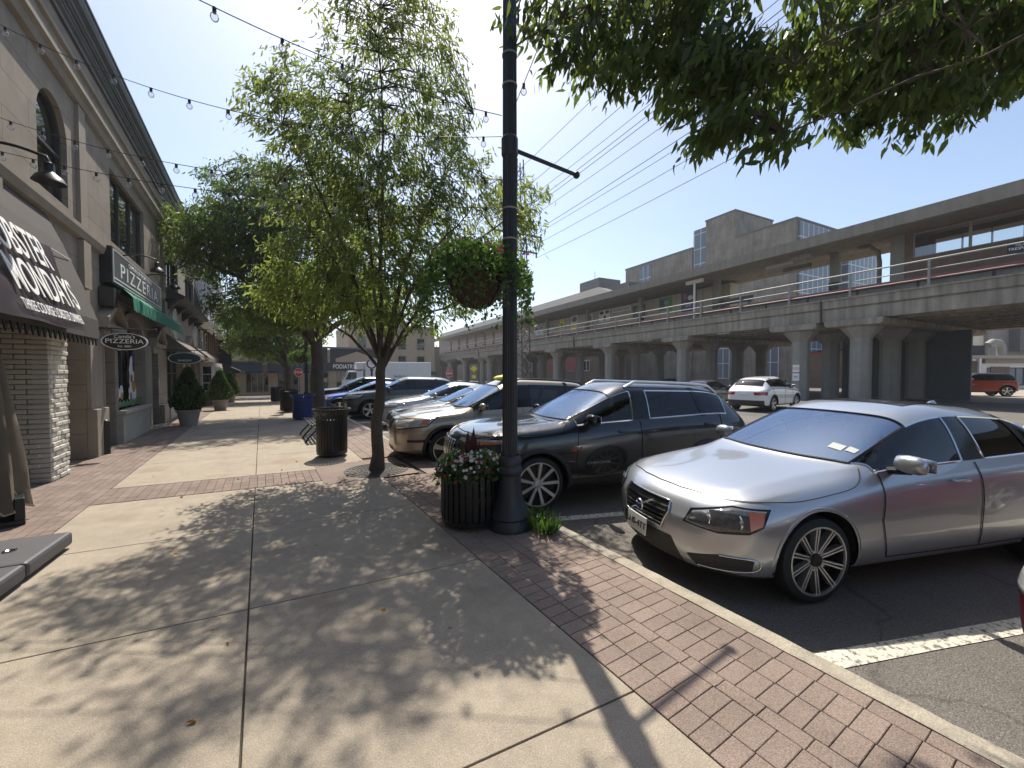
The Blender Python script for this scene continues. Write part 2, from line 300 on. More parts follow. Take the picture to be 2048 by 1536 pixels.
# ------------------------------------------------------------------ ground
def sheet(name, xs, ys, zf, m, kind='structure'):
    b = MB(); v = [(x, y, zf(x, y)) for y in ys for x in xs]; n = len(xs)
    b.add(v, [(j*n+i, j*n+i+1, (j+1)*n+i+1, (j+1)*n+i) for j in range(len(ys)-1) for i in range(n-1)]); return tag(b.build(name, m), kind=kind)
sheet('road', [-1500, -60, 0, 30, 60, 200, 1500], [-1500, -60, 0, 20, 30, 40, 50, 62, 200, 1500], lambda x, y: -.14+gz(y), 'asphalt')
SL = -.105
def slab(b, x0, x1, ya, yb, dz=0, th=.1, g=.005):
    q = [(x0+g, ya+SL*x0+g), (x1-g, ya+SL*x1+g), (x1-g, yb+SL*x1-g), (x0+g, yb+SL*x0-g)]
    v = [(x, y, gz(y)+dz) for x, y in q]; b.add(v+[(x, y, z-th) for x, y, z in v], [(0, 1, 2, 3), (0, 4, 5, 1), (1, 5, 6, 2), (2, 6, 7, 3), (3, 7, 4, 0)])
b = MB(); Y = 6.85
ys = [6.85-1.76*k for k in range(7)][::-1] + [None] + [7.72+1.8*k for k in range(19)]
for a, c in zip(ys, ys[1:]):
    if a is None or c is None: continue
    slab(b, -1.86, -.1, a, c); slab(b, -.1, 1.63, a, c)
    if c > 8.2 and a < 8: pass
tag(b.build('sidewalk', 'walk', bevel=.004), kind='structure')
sheet('paving_bed', [-9, -2.9, 2.7], [-8, 0, 10, 20, 30, 43], lambda x, y: -.022+gz(y), 'joint')
b = MB()                                        # kerb-side pavers
def pav(b, x0, x1, y0, y1, g=.002, t=.02):
    z = gz(y0)+random.uniform(-.001, .001)+.002; a = random.uniform(-.001, .001); w = [(x0+g, y0+g), (x1-g, y0+g), (x1-g, y1-g), (x0+g, y1-g)]
    h = .0025; v = [(x, y, z-h-t) for x, y in w]+[(x, y, z-h) for x, y in w]+[(x+(h if i in (0, 3) else -h), y+(h if i < 2 else -h), z+a*(i % 2)) for i, (x, y) in enumerate(w)]
    b.add(v, [(8, 9, 10, 11)]+[(i, (i+1) % 4, (i+1) % 4+4, i+4) for i in range(4)]+[(i+4, (i+1) % 4+4, (i+1) % 4+8, i+8) for i in range(4)])
xs = [1.63, 1.81, 2.01, 2.11, 2.31, 2.51, 2.62]
for i in range(6):
    L = .208 if i in (2, 5) else .104; y = -1.2+(.0, .004, .1, .05, .046, .04)[i]
    while y < 42:
        if not (y > 6.3 and y+L < 8.2 and i < 4): pav(b, xs[i], xs[i+1], y, y+L*(1 if y < 24 else 1), .002)
        y += L
tag(b.build('brick_verge', 'paver'), kind='structure')
b = MB()
for i in range(10):                             # shop-side pavers and the cross band
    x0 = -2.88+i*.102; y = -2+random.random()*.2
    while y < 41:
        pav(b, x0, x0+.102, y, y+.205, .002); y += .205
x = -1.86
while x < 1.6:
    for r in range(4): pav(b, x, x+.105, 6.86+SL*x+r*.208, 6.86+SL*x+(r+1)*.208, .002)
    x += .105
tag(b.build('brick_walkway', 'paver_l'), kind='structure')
b = MB(); y = -3.
while y < 43:                                   # kerb stones with chipped, uneven edges
    L = random.uniform(2.2, 3.2); n = 26; rings = []
    for i in range(n+1):
        yy = y+.004+(L-.008)*i/n; z = gz(yy); q = lambda s: random.gauss(0, s); ch = .03 if random.random() < .05 else 0
        rings.append([(2.625+q(.0015), yy, -.3+z), (2.78, yy, -.3+z), (2.775+q(.003), yy, z-.03), (2.768-ch+q(.003), yy, z-.009+q(.002)-ch*.3), (2.752-ch+q(.002), yy, z+.002+q(.001)), (2.7, yy, z+.005+q(.0012)), (2.64, yy, z+.007+q(.0012)), (2.627+q(.002), yy, z+.002)])
    b.loft(rings); y += L
tag(b.build('kerb', 'kerb', smooth=50), kind='structure')
b = MB(); dx, dy = .94, -.341
for k in range(-2, 12):                         # parking stripes
    y = 1.0+2.86*k; q = []
    for t, s in ((0, 0), (5.3, 0), (5.3, .14), (0, .14)): q.append((2.86+dx*t-dy*s*.4, y+dy*t+s, -.134+gz(y)))
    n = 12; P0, P1, P2, P3 = (Vector(p) for p in q); v = []
    for i in range(n+1):
        for A, B_ in ((P0, P1), (P3, P2)):
            w = A.lerp(B_, i/n); v.append((w.x, w.y+random.uniform(-.006, .006), -.135+gz(w.y)))
    b.add(v, [(2*i, 2*i+2, 2*i+3, 2*i+1) for i in range(n)])
for k in range(6): 
    b.add([(19.5+k*.0, 2+k*2.9, -.135), (24.5, 2.3+k*2.9, -.135), (24.5, 2.42+k*2.9, -.135), (19.5, 2.12+k*2.9, -.135)], [(0, 1, 2, 3)])
tag(b.build('parking_lines', 'line'), kind='structure')
# tree grate
t = thing('tree_grate', 'dark iron tree grate set in the brick band round the slim trunk', 'tree grate', (1.5, 7.2, 0))
b = MB(); b.box(-.72, .72, -.72, .72, -.015, .004); b.build('pit_cover', 'paver_l', t)
b = MB()
for r0, r1 in ((.2, .235), (.27, .3), (.34, .37), (.41, .44), (.48, .52)): b.lathe([(r0, .004), (r0, .012), (r1, .012), (r1, .004)], (.16, -.17, 0), 40)
for k in range(24): b.obox((.16+.36*math.cos(k*PI/12), -.17+.36*math.sin(k*PI/12), .008), (.34, .012, .008), k*PI/12)
b.build('iron_rings', 'iron', t); b = MB(); b.lathe([(.0, .005), (.2, .005)], (.16, -.17, 0), 24); b.build('soil', 'joint', t)

# ------------------------------------------------------------------ facades
def arch(y0, y1, z0, zs, n=14, flat=1.0):
    c, r = (y0+y1)/2, (y1-y0)/2
    return [(y0, z0), (y1, z0)]+[(c+r*math.cos(PI*k/n), zs+flat*r*math.sin(PI*k/n)) for k in range(n+1)]
def rect(y0, y1, z0, z1): return [(y0, z0), (y1, z0), (y1, z1), (y0, z1)]
def facade(b, X, outer, holes, depth, mi=0, ax='x'):
    """Wall face in the plane X with real openings, each with reveals going back."""
    K = (lambda u, w, x: (x, u, w)) if ax == 'x' else (lambda u, w, x: (u, x, w))
    loops = [outer]+[h[0] for h in holes]; flat = [p for l in loops for p in l]
    tri = tessellate_polygon([[Vector((u, w, 0)) for u, w in l] for l in loops]); b.add([K(u, w, X) for u, w in flat], tri, mi)
    for h, d in holes:
        n = len(h); b.add([K(u, w, X) for u, w in h]+[K(u, w, X+d*depth) for u, w in h], [(i, (i+1) % n, (i+1) % n+n, i+n) for i in range(n)], mi)
def window(parent, X, poly, nv=0, nh=0, fr=.07, fm='wframe', pm='pane', d=.05, ax='x', sgn=1):
    K = (lambda u, w, x: (x, u, w)) if ax == 'x' else (lambda u, w, x: (u, x, w))
    us = [p[0] for p in poly]; ws = [p[1] for p in poly]; cu, cw = (min(us)+max(us))/2, (min(ws)+max(ws))/2; n = len(poly)
    ku = 1-2*fr/(max(us)-min(us)); kw = 1-2*fr/(max(ws)-min(ws)); inn = [(cu+(u-cu)*ku, cw+(w-cw)*kw) for u, w in poly]
    b = MB(); b.add([K(u, w, X+q) for q, l in ((d*sgn, poly), (d*sgn, inn), (-.01*sgn, inn)) for u, w in l], [(i, (i+1) % n, (i+1) % n+n, i+n) for i in range(n)]+[(i+n, (i+1) % n+n, (i+1) % n+2*n, i+2*n) for i in range(n)])
    def bar(u0, u1, w0, w1):
        x0, x1 = sorted((X, X+d*.9*sgn)); b.box(x0, x1, u0, u1, w0, w1) if ax == 'x' else b.box(u0, u1, x0, x1, w0, w1)
    for k in range(nv): u = min(us)+(max(us)-min(us))*(k+1)/(nv+1); bar(u-fr*.4, u+fr*.4, min(ws)+fr, max(ws)-(fr if n == 4 else .25))
    for k in range(nh): w = min(ws)+(max(ws)-min(ws))*(k+1)/(nh+1); bar(min(us)+fr, max(us)-fr, w-fr*.35, w+fr*.35)
    o = b.build('window', fm, parent); b = MB(); b.add([K(u, w, X+.004*sgn) for u, w in inn], [tuple(range(n))]); b.build('pane', pm, o); return o
XF = -2.9
st = thing('stone_building', 'long two storey limestone building with dark metal cornice and arched window', 'building', (XF, 9, 0))
def at(o, p): o.parent = p; o.matrix_parent_inverse = Matrix.Translation(p.location).inverted(); return o
class P_(object): pass
def part(b, name, mats, parent, **k):
    o = b.build(name, mats, None, **k); o.parent = parent; o.location = (-parent.location.x, -parent.location.y, -parent.location.z) if k.get('loc') is None else o.location; return o
_win = window
def window(parent, *a, **k):
    o = _win(None, *a, **k); o.parent = parent; o.location = (-parent.location.x, -parent.location.y, -parent.location.z); return o
b = MB(); up = [(arch(9.25, 10.4, 4.62, 5.75), -.28), (rect(12.8, 15.95, 4.72, 6.4), -.28), (rect(19.2, 21.6, 4.85, 6.15), -.25), (rect(23.5, 26.2, 4.75, 6.2), -.25), (arch(5.2, 6.35, 4.62, 5.75), -.28)]
gd = [(rect(4.2, 8.84, -.02, 2.9), -1.3), (rect(9.52, 11.0, -.02, 2.75), -1.25), (rect(11.75, 12.85, -.02, 2.55), -.5), (arch(13.1, 15.45, .78, 2.2, flat=.75), -.3), (rect(16.25, 17.5, -.02, 2.4), -.5),
      (rect(18.9, 22.6, .6, 2.75), -.35), (rect(23.0, 24.1, -.02, 2.6), -.5), (rect(24.6, 26.1, .6, 2.7), -.35)]
facade(b, XF, [(-8, -.3), (26.4, -.3), (26.4, 8.0), (-8, 8.0)], up+gd, 1)
b.box(-14, XF-1.4, -8, 26.4, -.3, 8.0); b.add([(-14, 26.4, -.3), (XF, 26.4, -.3), (XF, 26.4, 8), (-14, 26.4, 8)], [(0, 1, 2, 3)])
b.add([(-14, -8, 8), (XF, -8, 8), (XF, 26.4, 8), (-14, 26.4, 8)], [(0, 1, 2, 3)]); part(b, 'wall', 'stone', st)
for poly, d in up: window(st, XF-.13, poly, 2 if poly[1][0]-poly[0][0] > 3 else 1 if poly[1][0]-poly[0][0] > 2 else 0, 1 if len(poly) > 4 else 0)
window(st, XF-.24, gd[3][0], 1, 0, .05); window(st, XF-.3, gd[5][0], 2, 1, .06); window(st, XF-.3, gd[7][0], 1, 1, .06); window(st, XF-1.28, gd[0][0], 3, 1, .08)
for k in (2, 4, 6): part(MB().box(XF-.5, XF-.42, gd[k][0][0][0], gd[k][0][1][0], 0, gd[k][0][2][1]), 'door', mat('door_paint', (.1, .1, .09), .6) if k != 6 else M['dark'], st)
part(MB().box(XF-1.26, XF-1.2, 9.6, 10.9, 0, 2.6), 'door', 'wframe', st)
prof = [(-.02, 7.8), (.1, 7.8), (.1, 7.95), (.2, 8.05), (.2, 8.12), (.25, 8.14), (.25, 8.2), (.21, 8.22), (.21, 8.34), (.3, 8.38), (.3, 8.44), (.36, 8.46), (.36, 8.62), (.5, 8.72), (.56, 8.9), (.56, 9.05), (.62, 9.08), (.62, 9.2), (-.3, 9.2)]
part(MB().prism([(XF+x*.5, 7.86+(z-7.8)*.42) for x, z in prof], 'y', -8, 26.38), 'cornice', 'cornice', st, smooth=0, bevel=.012)
b = MB(); b.prism([(XF, 6.72), (XF+.07, 6.74), (XF+.1, 6.85), (XF+.16, 6.9), (XF+.16, 6.98), (XF, 7.02)], 'y', -8, 26.37); b.prism([(XF, 7.45), (XF+.05, 7.46), (XF+.05, 7.55), (XF, 7.58)], 'y', -8, 26.37); part(b, 'frieze_moulding', 'stone_p', st)
b = MB(); b.prism([(XF, 4.2), (XF+.08, 4.22), (XF+.12, 4.34), (XF+.12, 4.42), (XF, 4.46)], 'y', -8, 18.3); part(b, 'belt_course', 'stone_p', st)
for y in (7.6, 10.78, 11.1, 18.35):
    w = .34 if y != 11.1 else 0
    if w: b = MB(); b.box(XF, XF+.06, y, y+w, 4.47, 6.71); b.box(XF, XF+.09, y-.02, y+w+.02, 3.3, 4.19); part(b, 'pilaster', 'stone_p', st)
b = MB(); b.box(XF, XF+.07, 11.03, 11.72, -.2, 2.55); b.box(XF, XF+.15, 11.0, 11.74, -.2, .95); part(b, 'pier', 'stone_p', st, bevel=.01)
b = MB(); b.box(XF, XF+.07, 15.55, 16.2, -.2, 2.5); b.box(XF+.001, XF+.14, 17.55, 18.3, -.2, .62); part(b, 'pier', 'stone_p', st, bevel=.01)
b = MB(); b.box(XF-.25, XF+.12, 12.9, 15.5, -.2, .68); b.box(XF-.28, XF+.17, 12.88, 14.18, .68, .78); b.box(XF-.28, XF+.17, 14.22, 15.52, .68, .78); part(b, 'sill', 'stone_d', st, bevel=.015)
b = MB(); b.box(XF-.33, XF+.1, 18.85, 22.65, -.2, .6); b.box(XF-.33, XF+.1, 24.5, 26.2, -.25, .6); part(b, 'sill', 'stone_d', st, bevel=.015)
b = MB(); A0 = arch(13.1, 15.45, .78, 2.2, flat=.75)[1:]; A1 = [(14.275+(u-14.275)*1.16, w if w < 2.2 else 2.2+(w-2.2)*1.2) for u, w in A0]; n = len(A0)
b.add([(x, u, w) for x in (XF, XF+.06) for l in (A0, A1) for u, w in l], [(2*n+i, 2*n+i+1, 3*n+i+1, 3*n+i) for i in range(n-1)]+[(n+i, n+i+1, 3*n+i+1, 3*n+i) for i in range(n-1)]+[(i, i+1, 2*n+i+1, 2*n+i) for i in range(n-1)]); part(b, 'arch_surround', 'stone_p', st)
def pediment(y0, y1, z):
    m = (y0+y1)/2; b = MB(); b.box(XF, XF+.12, y0+.08, y1-.08, z-.3, z-.12); b.box(XF, XF+.2, y0, y1, z-.12, z)
    for a, c in (((y0, z), (m, z+.42)), ((y1, z), (m, z+.42))):
        b.add([(x, a[0]+(c[0]-a[0])*t, a[1]+(c[1]-a[1])*t+h) for x in (XF, XF+.22) for t in (0, 1) for h in (0, .13)], [(0, 1, 3, 2), (4, 6, 7, 5), (0, 4, 5, 1), (2, 3, 7, 6), (0, 2, 6, 4), (1, 5, 7, 3)])
    b.add([(XF+.05, y0, z), (XF+.05, y1, z), (XF+.05, m, z+.42)], [(0, 1, 2)]); part(b, 'pediment', 'stone_p', st)
pediment(11.6, 13.0, 2.72); pediment(16.1, 17.65, 2.6); pediment(22.8, 24.3, 2.85)
part(MB().prism([(XF, 4.3), (XF+.55, 4.36), (XF+.6, 4.46), (XF+.3, 4.62), (XF, 4.78)], 'y', 18.7, 26.35), 'shop_cornice', 'wframe', st)
b = MB()
for y in (18.8, 20.6, 22.4, 24.3, 26.1): b.prism([(XF, 3.9), (XF+.12, 4.0), (XF+.4, 4.29), (XF, 4.29)], 'y', y, y+.15)
part(b, 'bracket', 'wframe', st)
part(MB().tube([(XF+.06, 11.78, 2.4), (XF+.06, 11.78, .1)], .03, 8), 'downpipe', 'conc_d', st)
part(MB().tube([(XF+.16, 11.42, .0), (XF+.16, 11.42, .62)], .07, 10).ball((XF+.16, 11.42, .64), .075), 'standpipe', 'black', st, smooth=40)
b = MB(); y = 8.85; r = 0                         # white painted brick pier, each brick uneven
for i in range(38):
    z = i*.0745-.14; off = (i % 2)*.12
    for k in range(4):
        y0 = max(8.85, 8.85+k*.24-off); y1 = min(9.5, 8.85+(k+1)*.24-off)
        if y1-y0 > .03: j = random.uniform(-.012, .012); b.box(-2.85, -2.71+j, y0+.006, y1-.006, z+.006, z+.07)
    for k in range(6):
        x1 = min(-2.72, -2.72-k*.24+off); x0 = max(-4.1, x1-.228)
        if x1-x0 > .03: b.box(x0, x1, 8.83+random.uniform(-.008, .008), 8.9, z+.006, z+.07)
part(b, 'white_brick_pier', 'wbrick', st, bevel=.012); part(MB().box(-4.1, -2.73, 8.86, 9.49, -.2, 2.7), 'pier_core', 'wbrick', st)
# fascia wall lamp pipes etc.
# restaurant awning + banner
aw = thing('restaurant_awning', 'steep charcoal canvas awning over the white brick pier', 'awning', (XF, 7, 2.2))
pr_ = [(XF+.02, 4.2), (XF+.2, 3.75), (XF+.42, 3.1), (XF+.58, 2.55)]; b = MB(); n = 4
b.add([(x, y, z) for y in (2.2, 9.42) for x, z in pr_], [(i, i+1, n+i+1, n+i) for i in range(3)]); b.add([(x, 9.42, z) for x, z in pr_+[(XF+.02, 2.55)]], [(0, 1, 2, 3, 4)]); b.add([(x, 2.2, z) for x, z in pr_+[(XF+.02, 2.55)]], [(0, 1, 2, 3, 4)])
part(b, 'canopy', 'awn', aw); b = MB(); b.box(XF+.56, XF+.585, 2.2, 9.43, 2.24, 2.548); b.box(XF+.03, XF+.56, 9.405, 9.43, 2.24, 2.548); part(b, 'valance', 'awn', aw)
b = MB()
for k in range(46): b.prism([(2.3+k*.155, 2.24), (2.43+k*.155, 2.24), (2.365+k*.155, 2.12)], 'x', XF+.565, XF+.58)
part(b, 'fringe', 'black', aw)
bn = thing('advertising_banner', 'dark banner with big white Monday lobster dinner lettering tied to the charcoal awning', 'banner', (XF, 7, 3))
def bp(t): # along slope 0 top..1 bottom
    return Vector((XF+.15+.43*t+.035, 0, 3.93-1.5*t))
SA, SB = Vector((XF+.02, 0, 4.2)), Vector((XF+.58, 0, 2.55)); sdir = (SB-SA).normalized(); nrm = Vector((-sdir.z, 0, sdir.x)); SLn = (SB-SA).length
v = []; ny, nz = 30, 14; b = MB()
for i in range(ny+1):
    for j in range(nz+1):
        s, q = i/ny, j/nz; t = .45+.74*q; p = SA.lerp(SB, t)+nrm*(.07+.016*math.sin(s*19+q*5)*math.sin(q*9+2*s)+.012*(1-q)*math.sin(s*40))
        v.append((p.x, 4.0+(4.45-.28*q)*s, p.z-.05*math.sin(PI*s)*(1-q)))
b.add(v, [(i*(nz+1)+j, (i+1)*(nz+1)+j, (i+1)*(nz+1)+j+1, i*(nz+1)+j+1) for i in range(ny) for j in range(nz)])
part(b, 'sheet', mat('banner_vinyl', (.05, .035, .04), .35, var=.5, scale=1.5), bn, smooth=60)
def bt(body, yr, t, size, **k):
    p = SA.lerp(SB, t)+nrm*.105; o = text('lettering', body, size, frame((p.x, yr, p.z), (0, 1, 0), -sdir), parent=None, align='RIGHT', **k); o.parent = bn; o.location = (-bn.location.x, -bn.location.y, -bn.location.z)
bt('LOBSTER', 8.0, .6, .6, sx=.62, bold=.006); bt('MONDAYS', 8.34, .89, .6, sx=.62, bold=.006); bt('THREE COURSE LOBSTER DINNER', 8.16, 1.1, .185, sx=.6)
part(MB().tube([SA.lerp(SB, .46)+nrm*.08+Vector((0, 8.43, 0)), (XF+.30, 9.3, 3.5)], .007, 4), 'tie_cord', 'lwhite', bn)
# gooseneck lamps
def goose(y, z, label, up_=.06):
    t = thing('gooseneck_lamp', label, 'wall lamp', (XF+.05, y, z), 0, 'gooseneck lamps over the shop signs'); b = MB(); pts = []
    for k in range(13): s = k/12; pts.append((.6*s, 0, up_*math.sin(s*PI*1.05)+.04*s))
    pts += [(.65, 0, .02), (.67, 0, -.04)]; b.tube(pts, .018, 8); b.lathe([(.06, -.02), (.06, .02)], (0, 0, 0), 10, ax='x'); b.build('arm', 'black', t, smooth=50)
    b = MB(); b.lathe([(.02, .0), (.05, -.02), (.055, -.12), (.07, -.15), (.12, -.18), (.155, -.25), (.15, -.25), (.11, -.18), (.03, -.1)], (.67, 0, -.04), 20); b.build('shade', 'black', t, smooth=50)
goose(7.25, 4.3, 'black gooseneck wall lamp in front of the arched window'); goose(13.3, 4.5, 'black gooseneck wall lamp above the grey pizzeria sign'); goose(15.6, 4.5, 'second black gooseneck lamp above the grey pizzeria sign, at the word end'); goose(27.6, 4.0, 'black gooseneck lamp on the brown brick wall')
# pizzeria sign
sg = thing('shop_sign', 'long grey pizzeria sign board with white border line', 'sign', (XF, 12, 3.6))
part(MB().box(XF, XF+.2, 11.95, 16.9, 3.62, 4.42), 'board', 'blacksign', sg, bevel=.01); part(MB().box(XF+.2, XF+.212, 12.03, 16.82, 3.7, 4.34), 'face', 'signgrey', sg)
b = MB()
for y0, y1, z0, z1 in ((12.0, 16.86, 4.355, 4.375), (12.0, 16.86, 3.665, 3.685), (12.0, 12.02, 3.685, 4.355), (16.84, 16.86, 3.685, 4.355), (12.03, 16.82, 3.74, 3.765)): b.box(XF+.2, XF+.218, y0, y1, z0, z1)
part(b, 'border', 'lwhite', sg)
def wt(par, body, y, z, size, x=XF+.215, m='lwhite', **k): o = text('lettering', body, size, frame((x, y, z), *EAST), m, None, **k); o.parent = par; o.location = (-par.location.x, -par.location.y, -par.location.z); return o
wt(sg, 'PIZZERIA', 14.4, 3.98, .47, sx=1.7, sp=1.22); wt(sg, "CAMILA'S OF FRONT STREET", 14.4, 4.26, .14, sx=1.35)
ga = thing('green_awning', 'rolled green canvas awning under the pizzeria sign', 'awning', (XF, 12, 3)); b = MB(); v = []
for i in range(61):
    y = 12.05+i*.108
    for x, z in ((XF+.16, 3.6), (XF+.36, 3.52), (XF+.5, 3.36), (XF+.52+.012*math.sin(i*1.7), 3.06)): v.append((x, y, z+.01*math.sin(i*2.3)))
b.add(v, [(i*4+j, i*4+4+j, i*4+5+j, i*4+1+j) for i in range(60) for j in range(3)]); part(b, 'canvas', 'green', ga); part(MB().box(XF+.02, XF+.25, 11.8, 12.05, 3.1, 3.5).box(XF+.02, XF+.3, 12.05, 18.5, 3.42, 3.5), 'housing', 'wframe', ga)
def oval(y, z, w, h, label, name, mboard, lines, cx):
    t = thing(name, label, 'sign', (XF, y, z)); b = MB(); b.tube([(0, 0, h/2+.09), (cx+w/2+.12, 0, h/2+.09)], .014, 6); b.ball((cx+w/2+.13, 0, h/2+.09), .03, 8)
    for s in (-1, 1): b.tube([(cx+s*w*.28, 0, h/2+.09), (cx+s*w*.28, 0, h*.38)], .006, 5)
    b.build('bracket', 'black', t)
    def el(k, y0, y1, m, nm):
        q = MB(); q.prism([(cx+k*w/2*math.cos(a*PI/20), k*h/2*math.sin(a*PI/20)) for a in range(40)], 'y', y0, y1); q.build(nm, m, t)
    el(1, -.02, .02, 'lwhite', 'rim'); el(.93, -.026, .026, mboard, 'board')
    for body, dz, sz, k in lines: text('lettering', body, sz, frame((cx, -.03, dz), (1, 0, 0), (0, 0, 1)), 'lwhite', t, sx=k)
oval(11.6, 2.34, .74, .36, 'black oval pizzeria sign hanging from a wall bracket', 'hanging_sign', 'blacksign', (("Camila's", .1, .1, 1), ('PIZZERIA', 0, .13, 1.15), ('Est. 2001', -.105, .06, 1)), .45)
oval(18.3, 2.2, .95, .4, 'dark green oval bakery sign hanging beyond the pizzeria', 'hanging_sign', 'dgreen', (('BAKERY', -.08, .1, 1.1),), .6)
for y, z, lb in ((20.2, 3.6, 'large round pale wall plaque nearest the pizzeria sign'), (26.0, 3.5, 'farther round pale wall plaque above the second taupe awning')):
    t = thing('wall_plaque', lb, 'plaque', (XF, y, z), 0, 'round plaques on the stone building'); MB().lathe([(0, .0), (.55, .0), (.55, .08), (0, .08)], (0, 0, 0), 28, ax='x').build('disc', mat('plaque_face', (.35, .42, .36), .5, var=.5, scale=5), t); MB().lathe([(.54, 0), (.58, 0), (.58, .1), (.54, .1)], (0, 0, 0), 28, ax='x').build('rim', 'lwhite', t)
for y0, y1, lb in ((18.8, 22.5, 'sloping taupe shop awning next to the green bakery sign'), (24.4, 29.2, 'sloping taupe shop awning before the white shopfront')):
    t = thing('shop_awning', lb, 'awning', (XF, y0, 2.4)); b = MB(); b.add([(XF+.02, y0, 3.1), (XF+.02, y1, 3.1), (XF+.75, y1, 2.45), (XF+.75, y0, 2.45), (XF+.75, y1, 2.25), (XF+.75, y0, 2.25)], [(0, 1, 2, 3), (3, 2, 4, 5)]); b.add([(XF+.02, y0, 3.1), (XF+.75, y0, 2.45), (XF+.02, y0, 2.45)], [(0, 1, 2)]); part(b, 'canvas', 'awn_t', t); part(MB().tube([(XF+.02, y0, 2.3), (XF+.73, y0, 2.3)], .012, 5).tube([(XF+.02, y1, 2.3), (XF+.73, y1, 2.3)], .012, 5), 'frame', 'black', t)
t = thing('wall_lantern', 'greenish glass globe lantern on the upper stone wall', 'lantern', (XF, 19.3, 6.3)); MB().tube([(0, 0, .28), (.42, 0, .34), (.5, 0, .25)], .025, 6).tube([(0, 0, -.2), (.45, 0, -.16)], .02, 6).build('bracket', 'black', t); MB().lathe([(.02, .3), (.22, .22), (.25, .16), (.25, .12), (.0, .12)], (.5, 0, 0), 16).build('cap', 'black', t, smooth=40); MB().lathe([(.2, .12), (.24, .0), (.2, -.12), (.1, -.2), (0, -.22)], (.5, 0, 0), 16).build('globe', mat('lantern_glass', (.2, .27, .2), .15, coat=1), t, smooth=40)
# window art (plain shapes)
t = thing('window_painting', 'bright seasonal paint on the arched pizzeria window', 'window art', (XF-.17, 13.2, .8)); X0 = .01
def blob(y, z, ry, rz_, m, k=0): MB().prism([(y+ry*math.cos(a*PI/10)*(1+.12*math.sin(3*a)), z+rz_*math.sin(a*PI/10)) for a in range(20)], 'x', X0+k*.003, X0+k*.003+.002).build('painted_patch', m, t)
blob(.12, .95, .3, .45, 'pinkp'); blob(.28, .72, .28, .17, 'gold', 1); blob(.35, .35, .35, .22, 'lwhite', 2); blob(.2, .2, .25, .3, 'purp', 1); blob(.85, .38, .15, .18, 'lwhite'); blob(.88, .28, .1, .1, 'gold', 1)
blob(1.85, .8, .24, .55, 'lwhite'); blob(1.9, .3, .4, .35, 'lwhite', 1); blob(2.0, .5, .2, .16, 'gold', 2); blob(1.8, .72, .1, .12, 'red', 3); blob(1.7, .2, .1, .15, 'pinkp', 2); blob(2.05, 1.2, .12, .3, 'purp')
MB().prism([(.0, 0)]+[(i*.1, .14+.05*math.sin(i*2.1)) for i in range(24)]+[(2.3, 0)], 'x', X0+.012, X0+.014).build('painted_patch', 'grassp', t)

# slate and brown brick building next door
sb = thing('slate_roof_building', 'brown brick shop building with slate mansard and white dormer bays', 'building', (XF, 33, 0))
b = MB(); b.box(-14, XF, 26.42, 43.4, -1, 4.35); part(b, 'wall', 'bbrick', sb)
part(MB().prism([(XF+.02, 4.35), (XF+.5, 4.4), (XF+.55, 4.55), (XF+.55, 4.75), (XF+.1, 4.8), (XF-1, 4.8), (XF-1, 4.35)], 'y', 26.42, 43.4), 'eave', 'white', sb)
part(MB().prism([(XF+.35, 4.8), (XF-.5, 8.3), (-14, 8.3), (-14, 4.8)], 'y', 26.42, 43.4), 'roof', 'slate', sb)
for i in range(5):
    y = 27.6+i*3.2; b = MB(); b.box(XF-1, XF+.62, y, y+1.5, 4.82, 7.6); b.box(XF-1, XF+.72, y-.1, y+1.6, 7.6, 7.75); o = part(b, 'dormer', 'white', sb, bevel=.01)
    window(sb, XF+.625, rect(y+.2, y+1.3, 5.2, 7.3), 0, 1, .08, 'white')
b = MB()
for i in range(9): b.box(XF, XF+.08, 31+i*1.3, 31.16+i*1.3, 2.9, 4.34)
b.box(XF, XF+.09, 30.5, 43.4, 2.75, 2.9); part(b, 'timber_strip', 'wood', sb)
for y0 in (28.2, 30.4):
    window(sb, XF+.01, rect(y0, y0+1.0, 3.0, 4.1), 0, 1, .08, 'white')
b = MB(); b.box(XF, XF+.62, 28.1, 33.8, .55, 2.3); part(b, 'shopfront', 'white', sb, bevel=.01); part(MB().box(XF, XF+.6, 28.12, 33.78, -.5, .55), 'shopfront_base', 'bbrick', sb)
for i in range(3): window(sb, XF+.625, rect(28.3+i*1.85, 30.0+i*1.85, .65, 2.1), 2, 2, .06, 'white')
window(sb, 28.095, rect(XF+.08, XF+.56, .65, 2.1), 0, 2, .05, 'white', ax='y', sgn=-1)
window(sb, XF+.01, rect(35, 37, -.3, 2.4), 1, 0); window(sb, XF+.01, rect(39, 42, .2, 2.4), 1, 0)
t = thing('blade_sign', 'tall dark vertical sign on the far end of the brown brick building', 'sign', (XF, 40, 2.2)); MB().box(0, .85, -.1, .1, 0, 2.6).build('board', 'navy', t, bevel=.02); MB().box(-.01, .1, -.05, .05, 1.0, 1.2).build('bracket', 'black', t)
t = thing('shop_awning', 'black awning projecting below the tall dark blade sign', 'awning', (XF, 39, 1.6)); MB().prism([(0, 1.0), (1.4, .3), (1.4, .1), (0, .1)], 'y', 0, 4).build('canvas', 'blacksign', t)

